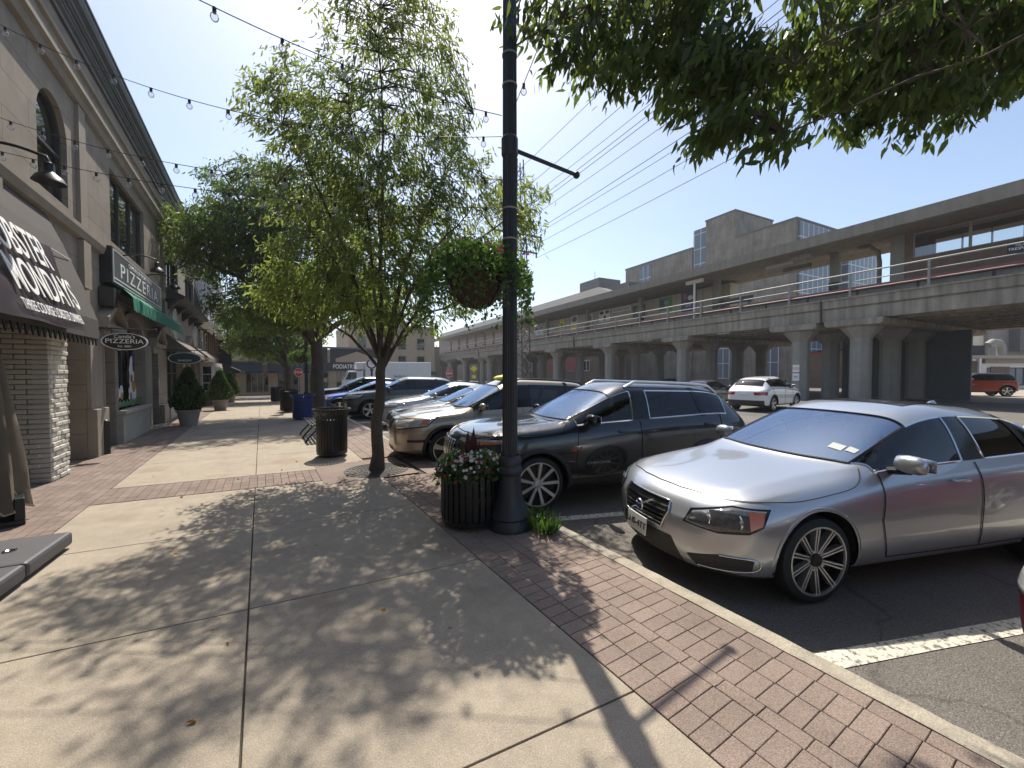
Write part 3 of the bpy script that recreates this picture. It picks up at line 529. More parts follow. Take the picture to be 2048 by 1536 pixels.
# far building across the side street
pb = thing('podiatry_building', 'low tan shop row with dark gabled fascia closing the street', 'building', (3, 53, gz(53)))
L0 = lambda x: x-3
b = MB(); hol = [(rect(-7.6+i*3.1, -5.4+i*3.1, 0.1, 2.5), .3) for i in range(6)]; facade(b, 0, [(-9, -.3), (10.3, -.3), (10.3, 5.2), (-9, 5.2)], hol, 1, ax='y'); b.box(-9, 10.3, .35, 10, -.3, 5.2); b.build('wall', 'tan', pb)
for i, (h, d) in enumerate(hol): w = _win(pb, .25, h, 3, 0, .07, 'tan' if i % 2 else 'wframe', 'pane', .05, 'y', -1)
for i in range(3):
    x0 = -8.9+i*6.5; b = MB(); b.box(x0, x0+6.2, -.35, .0, 3.1, 3.15); b.prism([(x0, 3.6), (x0+6.2, 3.6), (x0+6.2, 5.3), (x0, 5.3)], 'y', -.1, -.002); b.build('fascia', 'navy', pb)
    MB().prism([(x0+.6, 3.65), (x0+5.6, 3.65), (x0+5.6, 4.1), (x0+3.1, 5.0), (x0+.6, 4.1)], 'y', -.14, -.103).build('gable_panel', 'tan', pb)
    MB().prism([(-.1, 3.5), (-1.1, 2.55), (-1.1, 2.3), (-.1, 2.3)], 'x', x0, x0+6).build('awning', 'navy', pb) if i != 2 else None
MB().box(-9.1, 10.4, -.3, .1, 5.3, 5.5).build('coping', 'roofgrey', pb)
t = thing('shop_sign', 'dark podiatry sign with white capital letters on the far shop row', 'sign', (8.3, 52.7, gz(53)+2.6)); MB().box(-1.7, 3.6, -.08, 0, .0, .95).build('board', 'navy', t); text('lettering', 'PODIATRY', .72, frame((.35, -.085, .5), (1, 0, 0), (0, 0, 1)), 'lwhite', t, sx=.75, bold=.012)
t = thing('shop_sign', 'small pale lettering board above the far left shop awning', 'sign', (-2.4, 51.7, gz(53)+2.3)); MB().box(-1.2, 1.2, .02, .04, -.0, .25).build('board', 'navy', t); text('lettering', 'CARDS & BASKETS', .22, frame((0, .015, .12), (1, 0, 0), (0, 0, 1)), 'lwhite', t)
tb = thing('tan_block', 'three storey tan stone block behind the far shop row', 'building', (19, 66, -1)); b = MB(); b.box(-7.5, 6.5, 0, 12, 0, 10.3); b.build('wall', 'tan', tb); MB().box(-7.8, 6.8, -.3, .2, 9.6, 10.6).build('cornice', 'stone_p', tb)
for i in range(4):
    for j in range(2): _win(tb, -.01, rect(-6.3+i*3.2, -4.9+i*3.2, 3.6+j*3, 5.6+j*3), 0, 1, .1, 'stone_p', 'pane', .05, 'y', -1)
MB().box(-7.6, 6.6, -.8, 0, 2.4, 3.0).build('shop_fascia', 'dgreen', tb)
for k, (x, y, w, d, h, m, lb) in enumerate(((-13, 58, 9, 10, 6, 'tan', 'plain tan low building left of the far shop row'), (30, 100, 16, 10, 9, 'bbrick', 'distant brown brick block at the end of the viaduct'))):
    t = thing('far_block', lb, 'building', (x, y, -1)); MB().box(-w/2, w/2, -d/2, d/2, 0, h).build('wall', m, t); MB().box(-w/2-.15, w/2+.15, -d/2-.15, d/2+.15, h, h+.3).build('coping', 'roofgrey', t)
    for i in range(4): _win(t, -d/2-.01, rect(-w/2+.6+i*w/4.2, -w/2+.6+i*w/4.2+w/8, h*.5, h*.8), 0, 0, .1, 'white', 'pane', .05, 'y', -1)
# ------------------------------------------------------------------ elevated railway (local x = away from the street, local y = along the track)
VO = (31.78, 9.71, 0); VR = -R(5)
vd = thing('railway_viaduct', 'long weathered concrete railway viaduct on octagonal columns', 'viaduct', VO, VR)
b = MB(); Y0, Y1 = -40, 150
b.prism([(-.8, 5.0), (-.8, 5.72), (-.72, 5.74), (-.72, 5.8), (-.86, 5.84), (-.86, 6.3), (-.95, 6.32), (-.95, 6.42), (-.45, 6.42), (-.45, 6.1), (16.5, 6.1), (16.5, 5.0), (15.8, 5.0), (15.5, 5.35), (-.3, 5.35), (-.5, 5.0)], 'y', Y0, Y1); b.build('deck', 'conc', vd)
b = MB()
for k in range(9):
    x = .9+k*1.75; b.box(x, x+.45, Y0, Y1, 5.0, 5.345)
b.build('girder', 'conc', vd)
b = MB()
for y in (1.75, 29, 60.6, 88): b.box(-.97, -.8, y-.03, y+.03, 5.0, 6.425)
b.build('expansion_joint', 'joint', vd)
def octa(r, z, cx, cy): return [(cx+r*math.cos(PI/8+k*PI/4)/math.cos(PI/8), cy+r*math.sin(PI/8+k*PI/4)/math.cos(PI/8), z) for k in range(8)]
def column(cx, cy):
    g0 = gz(9.7+cy)-.2; b = MB(); b.loft([octa(.5, g0, cx, cy), octa(.5, 3.85, cx, cy), octa(.55, 3.95, cx, cy), octa(.95, 4.5, cx, cy), octa(.95, 4.62, cx, cy)])
    b.build('column', 'conc_c', vd, bevel=.02)
CY = [-26, -23, -13.5, 0, 3.45, 13.4, 23.5, 34.4, 45, 57.5, 61, 71, 81.5, 91, 101, 112, 123]
for cy in CY:
    for r in range(4): column(.15+r*4, cy)
    b = MB(); b.prism([(cy-1.5, 4.72), (cy-1.35, 4.6), (cy+1.35, 4.6), (cy+1.5, 4.72), (cy+1.5, 4.98), (cy-1.5, 4.98)], 'x', -1.05, 16); b.build('cap_beam', 'conc', vd, bevel=.03)
b = MB()
for i in range(14):
    y = -8+i*8.1; b.box(-.75, -.3, y, y+1.1, 4.86, 4.97)
b.build('lamp_fitting', 'steel', vd)
b = MB(); b.box(8.5, 8.75, -2.6, 4.6, -.3, 4.6); b.box(8.3, 12.6, 3.9, 4.5, -.3, 4.6); b.build('booth_wall', 'booth', vd)
b = MB(); b.box(-.55, 16.2, 13.5, 13.6, 4.98, 5.3); b.build('cross_beam', 'conc', vd)
b = MB()                                         # track bed, ties, rails
for x in (1.1, 2.55, 14, 15.4): b.box(x, x+.08, Y0, Y1, 6.55, 6.72)
b.box(.5, 3.4, Y0, Y1, 6.1, 6.5); b.build('track', 'rust', vd)
pf = thing('station_platform', 'raised concrete platform running along the viaduct', 'platform', VO, VR); b = MB(); b.box(4.3, 12.6, -36, 100, 6.11, 7.6); b.build('base', 'conc_d', pf); b = MB(); b.box(4.1, 12.7, -36, 100, 7.6, 7.85); b.build('slab', 'conc', pf)
rb = thing('third_rail_cover', 'red rail cover board along the near side of the track', 'rail cover', VO, VR); MB().box(1.9, 2.3, -36, 100, 7.24, 7.44).build('board', 'redboard', rb); b = MB()
for i in range(46): b.box(2.05, 2.15, -35+i*3, -34.88+i*3, 6.5, 7.28)
b.build('support', 'rust', rb)
gr = thing('guard_railing', 'grey pipe railing along the viaduct edge', 'railing', VO, VR); b = MB()
for z in (7.86, 7.35, 6.85): b.tube([(-.66, -36, z), (-.66, 130, z)], .045 if z > 7.5 else .03, 6)
b.build('rail', 'steel', gr)
y = -35.2; i = 0
while y < 120:
    b = MB(); b.box(-.72, -.6, y-.07, y+.07, 6.42, 6.55); b.box(-.70, -.62, y-.05, y+.05, 6.5, 7.88); b.build('post', 'steel', gr); y += 3.55; i += 1
cn = thing('platform_canopy', 'long flat concrete canopy over the platform', 'canopy', VO, VR)
b = MB(); b.prism([(2.5, 11.02), (2.5, 11.8), (2.7, 11.85), (6.2, 12.0), (9.4, 11.85), (9.5, 11.8), (9.5, 11.02), (9.2, 11.02), (8.4, 11.3), (6.2, 11.25), (4.2, 11.35), (3.0, 11.02)], 'y', -40, 104); b.build('roof', 'conc_d', cn)
for y in (-12, 4.5, 14.9, 25.5, 36.4, 47.8, 59, 70.6, 75.8, 81.5, 87.5, 94, 101):
    for x in (6.9, ):
        b = MB(); b.box(x-.22, x+.22, y-.3, y+.3, 8.95, 11.27); b.build('post', 'conc_c', cn); b = MB(); b.box(x-.25, x+.25, y-.33, y+.33, 7.85, 8.95); b.build('post_base', 'dgreen', cn)
sw = thing('waiting_room', 'long tan panelled waiting room under the canopy', 'shelter', VO, VR); MB().box(8.0, 9.15, 14.2, 58, 7.85, 11.02).build('wall', 'panel', sw)
for y0, y1, z0, z1 in ((50.8, 53.9, 8.9, 10.4), (46.9, 48.9, 9.2, 10.4)): _win(sw, 7.99, rect(y0, y1, z0, z1), 1, 1, .1, 'white', 'pane_b', .06, 'x', -1)
sw2 = thing('platform_shelter', 'brown brick platform shelter with a long band of windows', 'shelter', VO, VR)
b = MB(); hs = [(rect(-29.5, -.4, 9.5, 11.15), .2)]; facade(b, 6.0, rect(-30, .7, 7.85, 11.33), hs, 1); facade(b, 8.0, rect(-30, .7, 7.85, 11.3), [(rect(-29, -.8, 9.5, 10.95), .2)], 1); b.box(6.2, 8.0, .5, .7, 7.85, 11.18); b.build('wall', 'rbrick', sw2); MB().box(5.96, 6.3, .02, .78, 7.85, 11.36).build('pier', 'conc_c', sw2)
for k in range(11):
    y = -.4-k*2.64; o = _win(sw2, 6.08, rect(y-2.64, y, 9.5, 11.15), 0, 0, .07, 'steel', 'pane_s', .05, 'x', -1)
b = MB()
for k in range(22): b.box(8.06, 8.16, -.9-k*1.3, -.82-k*1.3, 9.5, 10.95)
b.build('mullion', 'steel', sw2)
def poster(y0, y1, z0, z1, base, lb, marks=(), words=()):
    t = thing('poster', lb, 'poster', VO, VR, 'posters on the waiting room wall'); MB().box(7.93, 7.995, y0, y1, z0, z1).build('sheet', base, t)
    for a0, a1, c0, c1, m in marks: MB().prism([(y0+(y1-y0)*((a0+a1)/2+(a1-a0)/2*math.cos(k*PI/6)), z0+(z1-z0)*((c0+c1)/2+(c1-c0)/2*math.sin(k*PI/6))) for k in range(12)], 'x', 7.915, 7.928).build('printed_shape', m, t)
    for w, q, c, m in words: text('lettering', w, q, frame((7.92, (y0+y1)/2, z0+(z1-z0)*c), (0, -1, 0), (0, 0, 1)), m, t, ext=.002)
poster(18.2, 20.2, 8.75, 11.0, 'purp', 'tall dark purple poster at the near end of the tan wall', ((.2, .55, .55, .8, 'lwhite'), (.6, .9, .6, .95, 'pinkp')), (('Jazz', .5, .3, 'lwhite'),))
poster(21.6, 23.5, 9.3, 10.8, 'grassp', 'blue and green poster next to the purple one', ((.55, .95, .05, .95, 'bluebin'),), (('GO', .6, .6, 'lwhite'),))
poster(25.9, 28.0, 9.0, 10.6, 'dgreen', 'dark green poster partly behind a canopy post', ((.1, .8, .3, .9, 'grassp'),))
poster(32.5, 34.9, 9.25, 10.9, 'lwhite', 'white poster with a dark figure, right of the station name board', ((.35, .6, .05, .55, 'blacksign'), (.05, .45, .65, .95, 'blacksign'), (.55, .95, .65, .95, 'navy')))
poster(36.4, 37.8, 9.4, 10.8, 'lwhite', 'white poster with a pink and black round shape', ((.2, .9, .1, .85, 'blacksign'), (.3, .75, .25, .7, 'pinkp')))
poster(40.2, 42.0, 8.7, 11.1, 'lwhite', 'pale poster with a yellow lower half', ((.05, .95, .02, .45, 'yellow'), (.1, .9, .55, .9, 'roofgrey')))
poster(44.1, 45.4, 9.3, 10.9, 'yellow', 'bright yellow poster with black marks', ((.3, .7, .3, .6, 'blacksign'), (.2, .5, .05, .35, 'blacksign'), (.5, .8, .05, .35, 'blacksign')))
t = thing('station_name_board', 'white station name board on the tan wall', 'sign', VO, VR); MB().box(7.94, 7.99, 28.4, 32.0, 10.25, 10.85).build('board', 'lwhite', t); text('lettering', 'Rockville Centre', .46, frame((7.93, 30.2, 10.55), (0, -1, 0), (0, 0, 1)), 'blacksign', t)
for y, z, L, lb in ((7.2, 10.45, 2.2, 'left bright strip lamp hanging under the near canopy edge'), (5.6, 10.75, 1.4, 'right bright strip lamp hanging under the near canopy edge'), (5.9, 10.0, 2.0, 'lower dark strip lamp hanging under the near canopy edge')):
    t = thing('hanging_lamp', lb, 'lamp', VO, VR, 'strip lamps under the canopy'); MB().box(4.0, 4.3, y-L/2, y+L/2, z, z+.28).build('housing', 'steel' if z > 10.2 else 'rust', t, bevel=.02)
    MB().tube([(4.15, y-L*.3, z+.2), (4.15, y-L*.3, 11.25)], .02, 4).tube([(4.15, y+L*.3, z+.2), (4.15, y+L*.3, 11.25)], .02, 4).build('hanger', 'steel', t)
t = thing('signal_post', 'slim white post with a white cross box beside the platform edge', 'signal', VO, VR); MB().box(3.9, 4.05, 15.2, 15.35, 6.5, 11.0).build('post', 'lwhite', t); MB().box(3.8, 4.1, 14.3, 16.2, 10.7, 11.05).build('box', 'lwhite', t)
def bench_v(y, lb):
    t = thing('platform_bench', lb, 'bench', VO, VR); b = MB(); b.box(5.0, 5.45, y-1.3, y+1.3, 8.3, 8.36); b.build('seat', 'black', t); b = MB(); b.box(5.42, 5.48, y-1.3, y+1.3, 8.42, 8.85); b.build('backrest', 'black', t)
    for s in (-1, 1): MB().box(5.05, 5.4, y+s*1.1-.04, y+s*1.1+.04, 7.85, 8.3).build('leg', 'black', t)
bench_v(11.5, 'black bench on the platform below the near canopy gap'); 
t = thing('litter_bin', 'dark litter bin on the platform near the canopy post', 'bin', VO, VR); b = MB(); b.lathe([(.3, 7.85), (.34, 8.7), (.36, 8.8), (.36, 8.95), (.2, 9.0), (0, 9.0)], (6, 13.6, 0), 12); b.build('body', 'black', t)
t = thing('vent_pipe', 'curved grey pipe beside a canopy post', 'pipe', VO, VR); MB().tube([(6.6, 2.9, 11.2), (6.6, 2.2, 11.1), (6.6, 1.7, 10.6), (6.6, 1.6, 9.8), (6.6, 1.6, 7.86)], .14, 8).build('pipe', 'conc_d', t, smooth=50)
t = thing('platform_sign', 'black sign with white lettering on the railing at the right', 'sign', VO, VR); MB().box(-.6, -.56, -6.75, -5.95, 7.35, 8.0).build('board', 'blacksign', t); text('lettering', 'NO\nTRESPASS', .17, frame((-.61, -6.35, 7.7), (0, -1, 0), (0, 0, 1)), 'lwhite', t)
t = thing('notice_sign', 'stacked white notices on a viaduct column', 'sign', VO, VR)
for i, z in enumerate((1.15, 1.75)): MB().box(-.41, -.36, 3.24, 3.66, z, z+.52).build('plate', 'lwhite', t); text('lettering', '2 HOUR\nPARKING' if i else 'PERMIT\nONLY', .09, frame((-.415, 3.45, z+.26), (0, -1, 0), (0, 0, 1)), 'red' if i else 'dgreen', t)
# ------------------------------------------------------------------ buildings beyond the viaduct
bt_ = thing('telephone_building', 'big blank stained stucco tower block with glazed strips beyond the viaduct', 'building', VO, VR)
b = MB(); b.box(30, 46, 36.6, 53.2, -1, 23.7); b.box(30, 40, 28.6, 33.9, -1, 27.5); b.box(30, 42, 19.6, 28.6, -1, 23.2); b.box(30.5, 40, 33.9, 36.6, -1, 26.9); b.build('wall', 'tower', bt_)
b = MB(); b.box(29.9, 46.1, 36.5, 53.3, 23.7, 23.95); b.box(29.9, 40.1, 28.5, 34.0, 27.5, 27.75); b.box(29.9, 42.1, 19.5, 28.4, 23.2, 23.45); b.build('coping', 'roofgrey', bt_)
MB().box(30.3, 30.45, 33.95, 36.55, 12, 26.8).build('window', 'gridglass', bt_); MB().box(29.93, 30.0, 46, 49.2, 14, 23.3).build('window', 'gridglass', bt_); MB().box(30.4, 41.9, 19.3, 19.6, 2, 22.9).build('window', 'gridglass_x', bt_); MB().box(42, 52, 18.6, 24, -1, 21.5).build('side_wing', 'gridglass_x', bt_)
for y0, y1 in ((21.6, 24.0), (29.2, 31.5), (37, 39)): _win(bt_, 29.99, rect(y0, y1, .8, 5.8), 1, 1, .12, 'white', 'pane_b', .08, 'x', -1)
MB().box(29, 30, 8, 19, -.3, 4.2).build('low_wall', 'bbrick', bt_); MB().box(28.9, 30, 8, 19, 4.2, 4.5).build('low_coping', 'redboard', bt_)
gb = thing('grey_roof_building', 'low block with a sloping grey roof and rooftop box behind the canopy', 'building', VO, VR)
b = MB(); b.box(24, 40, 50, 170, -1.5, 17.0); b.build('wall', 'bbrick', gb); b = MB(); b.loft([[(23, 48, 17), (41, 48, 17), (41, 172, 17), (23, 172, 17)], [(25, 56, 20.2), (39, 56, 20.2), (39, 168, 20.2), (25, 168, 20.2)]]); b.build('roof', 'roofgrey', gb)
b = MB(); b.box(26, 32, 57, 64, 20.2, 22.6); b.box(27, 36, 49, 55.9, 17.5, 20.2); b.build('roof_box', 'roofgrey', gb); MB().tube([(28, 61, 22.5), (28, 61, 25)], .05, 5).build('aerial', 'wire', gb)
for i in range(8): _win(gb, 23.98, rect(51.5+i*6, 54+i*6, 2.2, 4.6), 1, 0, .15, 'white', 'pane', .08, 'x', -1)
MB().box(23.6, 23.98, 62, 74, 2.5, 5.2).build('shop_front', 'redboard', gb)
# right of the opening: store and stucco block
t = thing('corner_store', 'low brick store with dark flat roof band beyond the orange off road car', 'building', (71.5, 11.5, -.14), -R(32))
b = MB(); b.box(-10, 1, -0, 12, 0, 3.3); b.build('wall', 'bbrick', t); MB().box(-10.2, 1.2, -.5, 12, 3.9, 5.1).build('fascia', 'navy', t); MB().box(-10, 6, -1.4, .2, 3.55, 3.9).build('canopy_roof', 'stone_d', t); MB().box(1, 9, -.4, 12, 0, 3.0).build('shop_wing', 'white', t); MB().box(.95, 9.1, -.8, .1, 3.0, 3.5).build('wing_fascia', 'conc_c', t)
for x in (-5.2, -.2): MB().box(x-.12, x+.12, -1.3, -1.1, 0, 3.55).build('canopy_post', 'white', t)
for i in range(3): _win(t, -.41, rect(1.6+i*2.4, 3.6+i*2.4, .4, 2.5), 1, 0, .1, 'wframe', 'pane_b', .06, 'y', -1)
MB().box(2.0, 4.2, -.5, -.42, 1.6, 2.6).build('window_panel', 'bbrick', t)
MB().tube([(3.0, -.6, 3.8), (3.0, -.6, 4.9), (2.7, -.6, 5.4), (2.0, -.6, 5.5), (1.4, -.6, 5.1)], .4, 10).build('roof_vent', 'steel', t, smooth=50)
t = thing('stucco_block', 'tall pale stucco block behind the corner store', 'building', (82, 15, -.14), -R(32)); MB().box(-6, 7, 2, 14, 0, 13).build('wall', mat('cream_stucco', (.72, .64, .5), .9, var=.1, scale=.3), t); MB().box(7, 20, 1.5, 14, 0, 12).build('grey_wing', 'conc_c', t); MB().box(-7.2, -6, 2, 14, 0, 13).build('brick_edge', mat('ochre_brick', (.42, .24, .11), .9), t); MB().box(.5, .8, 1.9, 2.0, 0, 13).build('downpipe', 'roofgrey', t)
MB().box(10, 22, .2, 1.5, 5, 8.5).build('stair_bay', 'roofgrey', t)
# lattice tower and power lines
tw = thing('lattice_tower', 'rusty steel lattice power tower in front of the viaduct', 'power tower', (26.3, 40.5, -1), VR); b = MB(); hw = lambda z: 1.15-.75*min(z/26, 1)
for sx_ in (-1, 1):
    for sy in (-1, 1): b.tube([(sx_*hw(0), sy*hw(0), 0), (sx_*hw(28), sy*hw(28), 28)], .075, 4)
b.build('leg', 'rust', tw); b = MB(); z = 0
while z < 27:
    h = 1.1*hw(z)+.55
    for a in range(4):
        c = [(-1, -1), (1, -1), (1, 1), (-1, 1)]; p, q = c[a], c[(a+1) % 4]; w0, w1 = hw(z), hw(z+h)
        b.tube([(p[0]*w0, p[1]*w0, z), (q[0]*w1, q[1]*w1, z+h)], .035, 4); b.tube([(q[0]*w0, q[1]*w0, z), (p[0]*w1, p[1]*w1, z+h)], .035, 4)
    z += h
b.build('bracing', 'rust', tw)
ARM = [(17.3, 2.6), (19.3, 3.2), (20.2, 2.6), (22.5, 2.4), (25, 2.4)]
for z, L in ARM: b = MB(); b.box(-L, L, -.08, .08, z, z+.16); b.build('crossarm', 'rust', tw); [MB().lathe([(.03, 0), (.13, -.08), (.05, -.16), (.13, -.24), (.05, -.34), (.13, -.4), (.02, -.5)], (s*(L-.15), 0, z), 8).build('insulator', 'rust', tw) for s in (-1, 1)]
k = 0
for z, L in ARM:
    for s in (-1, 1):
        b = MB(); pts = []
        for i in range(25): q = i/24; pts.append((s*(L-.15), -110*q, z-.5+ (7.0*q) - 2.2*4*q*(1-q)))
        b.tube(pts, .02, 4); o = b.build('power_line', 'wire'); o.location = (26.3, 40.5, -1); o.rotation_euler.z = VR
        tag(o, 'thin power line running from the lattice tower arms across the sky', 'power line', 'power lines from the lattice tower'); k += 1

tag(MB().add([(38, -60, -.134), (120, -60, -.134), (120, 12, -.134), (38, 12, -.134)], [(0, 1, 2, 3)]).build('side_street', mat('pale_street', (.33, .28, .225), .85, var=.2, scale=.4, fine=.2)), kind='structure')
# ------------------------------------------------------------------ vehicles (local: front axle at origin, car faces -x, left side is -y)
def lerp(a, b, t): return a+(b-a)*t
def car(name, label, cat, loc, rot, paint, s, group='cars parked along the kerb', detail=1, rimstyle='five', cladm='clad', roofm=None, plate=True, handles='paint'):
    root = thing(name, label, cat, loc, rot, group); g = dict(fo=.93, wb=2.75, ro=.95, w=.92, gc=.17, nz=.74, cx=.5, cz=.99, hx=1.38, hz=1.41, rz=1.46, xb=1.55, rhx=2.6, rhz=1.38, dx=3.2, dz=1.08, tz=1.0, bz0=.97, bz1=1.05, rw=.66, wr=.33, bulge=.12, c2x=2.9, noseup=0); g.update(s)
    G = type('G', (), g); w = G.w; xt = G.wb+G.ro
    def hood(x): t = min(max((x+G.fo)/(G.cx+G.fo), 0), 1); return lerp(G.nz, G.cz-.03, t**.75)
    def belt(x): return lerp(G.bz0, G.bz1, min(max((x-G.cx)/(G.c2x-G.cx), 0), 1))
    def low(x, yf, bz, gcx=0, pull=0):
        return [(x+pull*.5, .8*yf*w, G.gc+gcx), (x+pull*.25, .945*yf*w, G.gc+.05+gcx), (x, .985*yf*w, .36+gcx*.5), (x-pull*.1, 1.0*yf*w, lerp(.36, bz, .52)), (x+pull*.1, .985*yf*w, bz-.13)]
    cols = []
    x = -G.fo; h = G.nz; c = low(x, .70, h, .03+G.noseup, .1); cols.append(c+[(x+.07, .68*w, h-.03), (x+.02, .45*w, h), (x-.02, .24*w, h+.005), (x-.04, 0, h+.01)])
    x = -G.fo+.2; h = hood(x); c = low(x, .93, h-.01, .02+G.noseup*.6); cols.append(c+[(x+.05, .87*w, h-.035), (x, .62*w, h+.02), (x, .3*w, h+.03), (x, 0, h+.035)])
    for x in (-.45, 0, .34):
        h = hood(x); c = low(x, 1.0, h); cols.append(c+[(x, .90*w, h-.02), (x, .70*w, h+.035), (x, .36*w, h+.03), (x, 0, h+.045)])
    CW = len(cols); x = G.cx
    cols.append(low(x+.12, 1.0, G.bz0)+[(x+.05, .9*w, G.bz0), (x+.02, .85*w, G.cz+.03), (x-.10, .42*w, G.cz+.015), (x-.14, 0, G.cz+.02)])
    x = lerp(G.cx, G.hx, .6)+.1; rw = G.rw*w
    cols.append(low(x, 1.0, belt(x))+[(x, .915*w, belt(x)), (G.hx+.06, rw, G.hz-.03), (G.hx-.01, .62*rw, G.hz+.012), (G.hx-.05, 0, G.hz+.022)])
    for x in (G.xb, G.xb+.09):
        cols.append(low(x, 1.0, belt(x))+[(x, .92*w, belt(x)), (x+.03, rw*1.02, G.rz-.045), (x, .64*rw, G.rz), (x, 0, G.rz+.012)])
    x = lerp(G.xb, G.c2x, .62); xr = lerp(G.xb, G.rhx, .62)
    cols.append(low(x, 1.0, belt(x))+[(x, .915*w, belt(x)), (xr, rw, lerp(G.rz, G.rhz, .4)-.05), (xr, .64*rw, lerp(G.rz, G.rhz, .35)), (xr, 0, lerp(G.rz, G.rhz, .3)+.01)])
    C2 = len(cols); x = G.c2x
    cols.append(low(x, 1.0, G.bz1)+[(x+.12, .9*w, G.bz1), (G.rhx, .97*rw, G.rhz-.045), (G.rhx+.02, .62*rw, G.rhz), (G.rhx+.04, 0, G.rhz+.01)])
    cols.append(low(max(x+.3, G.dx-.05), .99, G.dz)+[(G.dx+.02, .86*w, G.dz-.02), (G.dx, .74*w, G.dz+.005), (G.dx+.06, .42*w, G.dz+.02), (G.dx+.09, 0, G.dz+.025)])
    x = max(xt-.17, G.dx+.04); cols.append(low(x, .93, G.tz, .04)+[(x-.03, .82*w, G.tz-.01), (x, .66*w, G.tz+.015), (x+.03, .38*w, G.tz+.02), (x+.04, 0, G.tz+.025)])
    x = xt; c = low(x, .74, G.tz, .08, -.08); cols.append(c+[(x-.05, .70*w, G.tz-.06), (x-.02, .48*w, G.tz-.05), (x, .25*w, G.tz-.045), (x+.01, 0, G.tz-.045)])
    V, ix, F, MI = [], {}, [], []
    def vid(p, key):
        if key not in ix: ix[key] = len(V); V.append(p)
        return ix[key]
    def cv(ci, r, sd):
        x, y, z = cols[ci][r]; return vid((x, sd*y, z), (ci, r, 0 if r == 8 else sd))
    def face(q, m): 
        q2 = []
        for i in q:
            if i not in q2: q2.append(i)
        if len(q2) > 2: F.append(q2); MI.append(m)
    nC = len(cols); BP = CW+2
    for ci in range(nC-1):
        for r in range(8):
            m = 0
            if r == 0: m = 3
            if r == 5 and CW <= ci <= C2-1: m = 5 if ci == BP else 2
            if r >= 6 and ci == CW: m = 1
            if r >= 6 and ci == C2: m = 6
            if r >= 6 and CW < ci < C2 and roofm: m = 4
            for sd in (1, -1): face([cv(ci, r, sd), cv(ci+1, r, sd), cv(ci+1, r+1, sd), cv(ci, r+1, sd)][::sd], m)
    def lat(ci, k, j, sd, bul):    # j: 0 side, 1, 2, 3 centre
        if j == 0: return cv(ci, k, sd)
        if k == 5: return cv(ci, 5+j, sd)
        x, y, z = cols[ci][k]; fr = (0, cols[ci][6][1]/cols[ci][5][1], cols[ci][7][1]/cols[ci][5][1], 0)[j]
        end = ci in (0, nC-1); return vid((x+(bul*(1-fr*fr) if end and k < 5 else 0), sd*y*fr, z), ('L', ci, k, j, 0 if j == 3 else sd))
    for ci, bul in ((0, -G.bulge), (nC-1, .06)):
        for k in range(5):
            for j in range(3):
                for sd in (1, -1): face([lat(ci, k, j, sd, bul), lat(ci, k+1, j, sd, bul), lat(ci, k+1, j+1, sd, bul), lat(ci, k, j+1, sd, bul)], 0)
    for ci in range(nC-1):
        for j in range(3):
            for sd in (1, -1): face([lat(ci, 0, j, sd, -G.bulge if ci == 0 else .06), lat(ci+1, 0, j, sd, .06), lat(ci+1, 0, j+1, sd, .06), lat(ci, 0, j+1, sd, -G.bulge if ci == 0 else .06)], 3)
    me = bpy.data.meshes.new('car_cage'); me.from_pydata(V, [], F); me.polygons.foreach_set('material_index', MI)
    bm = bmesh.new(); bm.from_mesh(me); bmesh.ops.recalc_face_normals(bm, faces=bm.faces); cl = bm.edges.layers.float.new('crease_edge')
    key = {v: k for k, v in ix.items()}
    for e in bm.edges:
        a, c = key[e.verts[0].index], key[e.verts[1].index]
        if a[0] == 'L' or c[0] == 'L': continue
        ms = {f.material_index for f in e.link_faces}
        if a[1] == c[1] and a[1] in (5,) and CW <= min(a[0], c[0]) and max(a[0], c[0]) <= C2+1: e[cl] = .55
        if a[1] == c[1] == 3 and detail > 0: e[cl] = .3
        if a[1] == c[1] == 6 and 1 <= min(a[0], c[0]) and max(a[0], c[0]) <= CW: e[cl] = .45
        if a[1] == c[1] == 5 and max(a[0], c[0]) <= CW: e[cl] = .3
        if a[1] == c[1] == 4 and min(a[0], c[0]) >= 2 and max(a[0], c[0]) < nC-2: e[cl] = .25
        if a[0] == c[0] and a[0] in (CW,) and min(a[1], c[1]) >= 6: e[cl] = .5
    bm.to_mesh(me); bm.free(); o = bpy.data.objects.new('car_cage', me); C.objects.link(o); sb_ = o.modifiers.new('s', 'SUBSURF'); sb_.levels = sb_.render_levels = 3
    dg = bpy.context.evaluated_depsgraph_get(); me2 = bpy.data.meshes.new_from_object(o.evaluated_get(dg)); bpy.data.objects.remove(o)
    bm = bmesh.new(); bm.from_mesh(me2); bvh = BVHTree.FromBMesh(bm)
    # wheel arches
    wr = G.wr; RA = wr+.055
    for xw in (0, G.wb):
        dead = []
        for f in bm.faces:
            cc = f.calc_center_median()
            if abs(cc.y) > .56*w and math.hypot(cc.x-xw, cc.z-wr) < RA: dead.append(f)
        bmesh.ops.delete(bm, geom=dead, context='FACES'); 
        for e in bm.edges:
            if e.is_boundary:
                for v in e.verts:
                    d = math.hypot(v.co.x-xw, v.co.z-wr)
                    if abs(v.co.y) > .6*w and d < RA+.12 and d > .01: v.co.x = xw+(v.co.x-xw)*RA/d; v.co.z = wr+(v.co.z-wr)*RA/d
    bm.to_mesh(me2); bm.free()
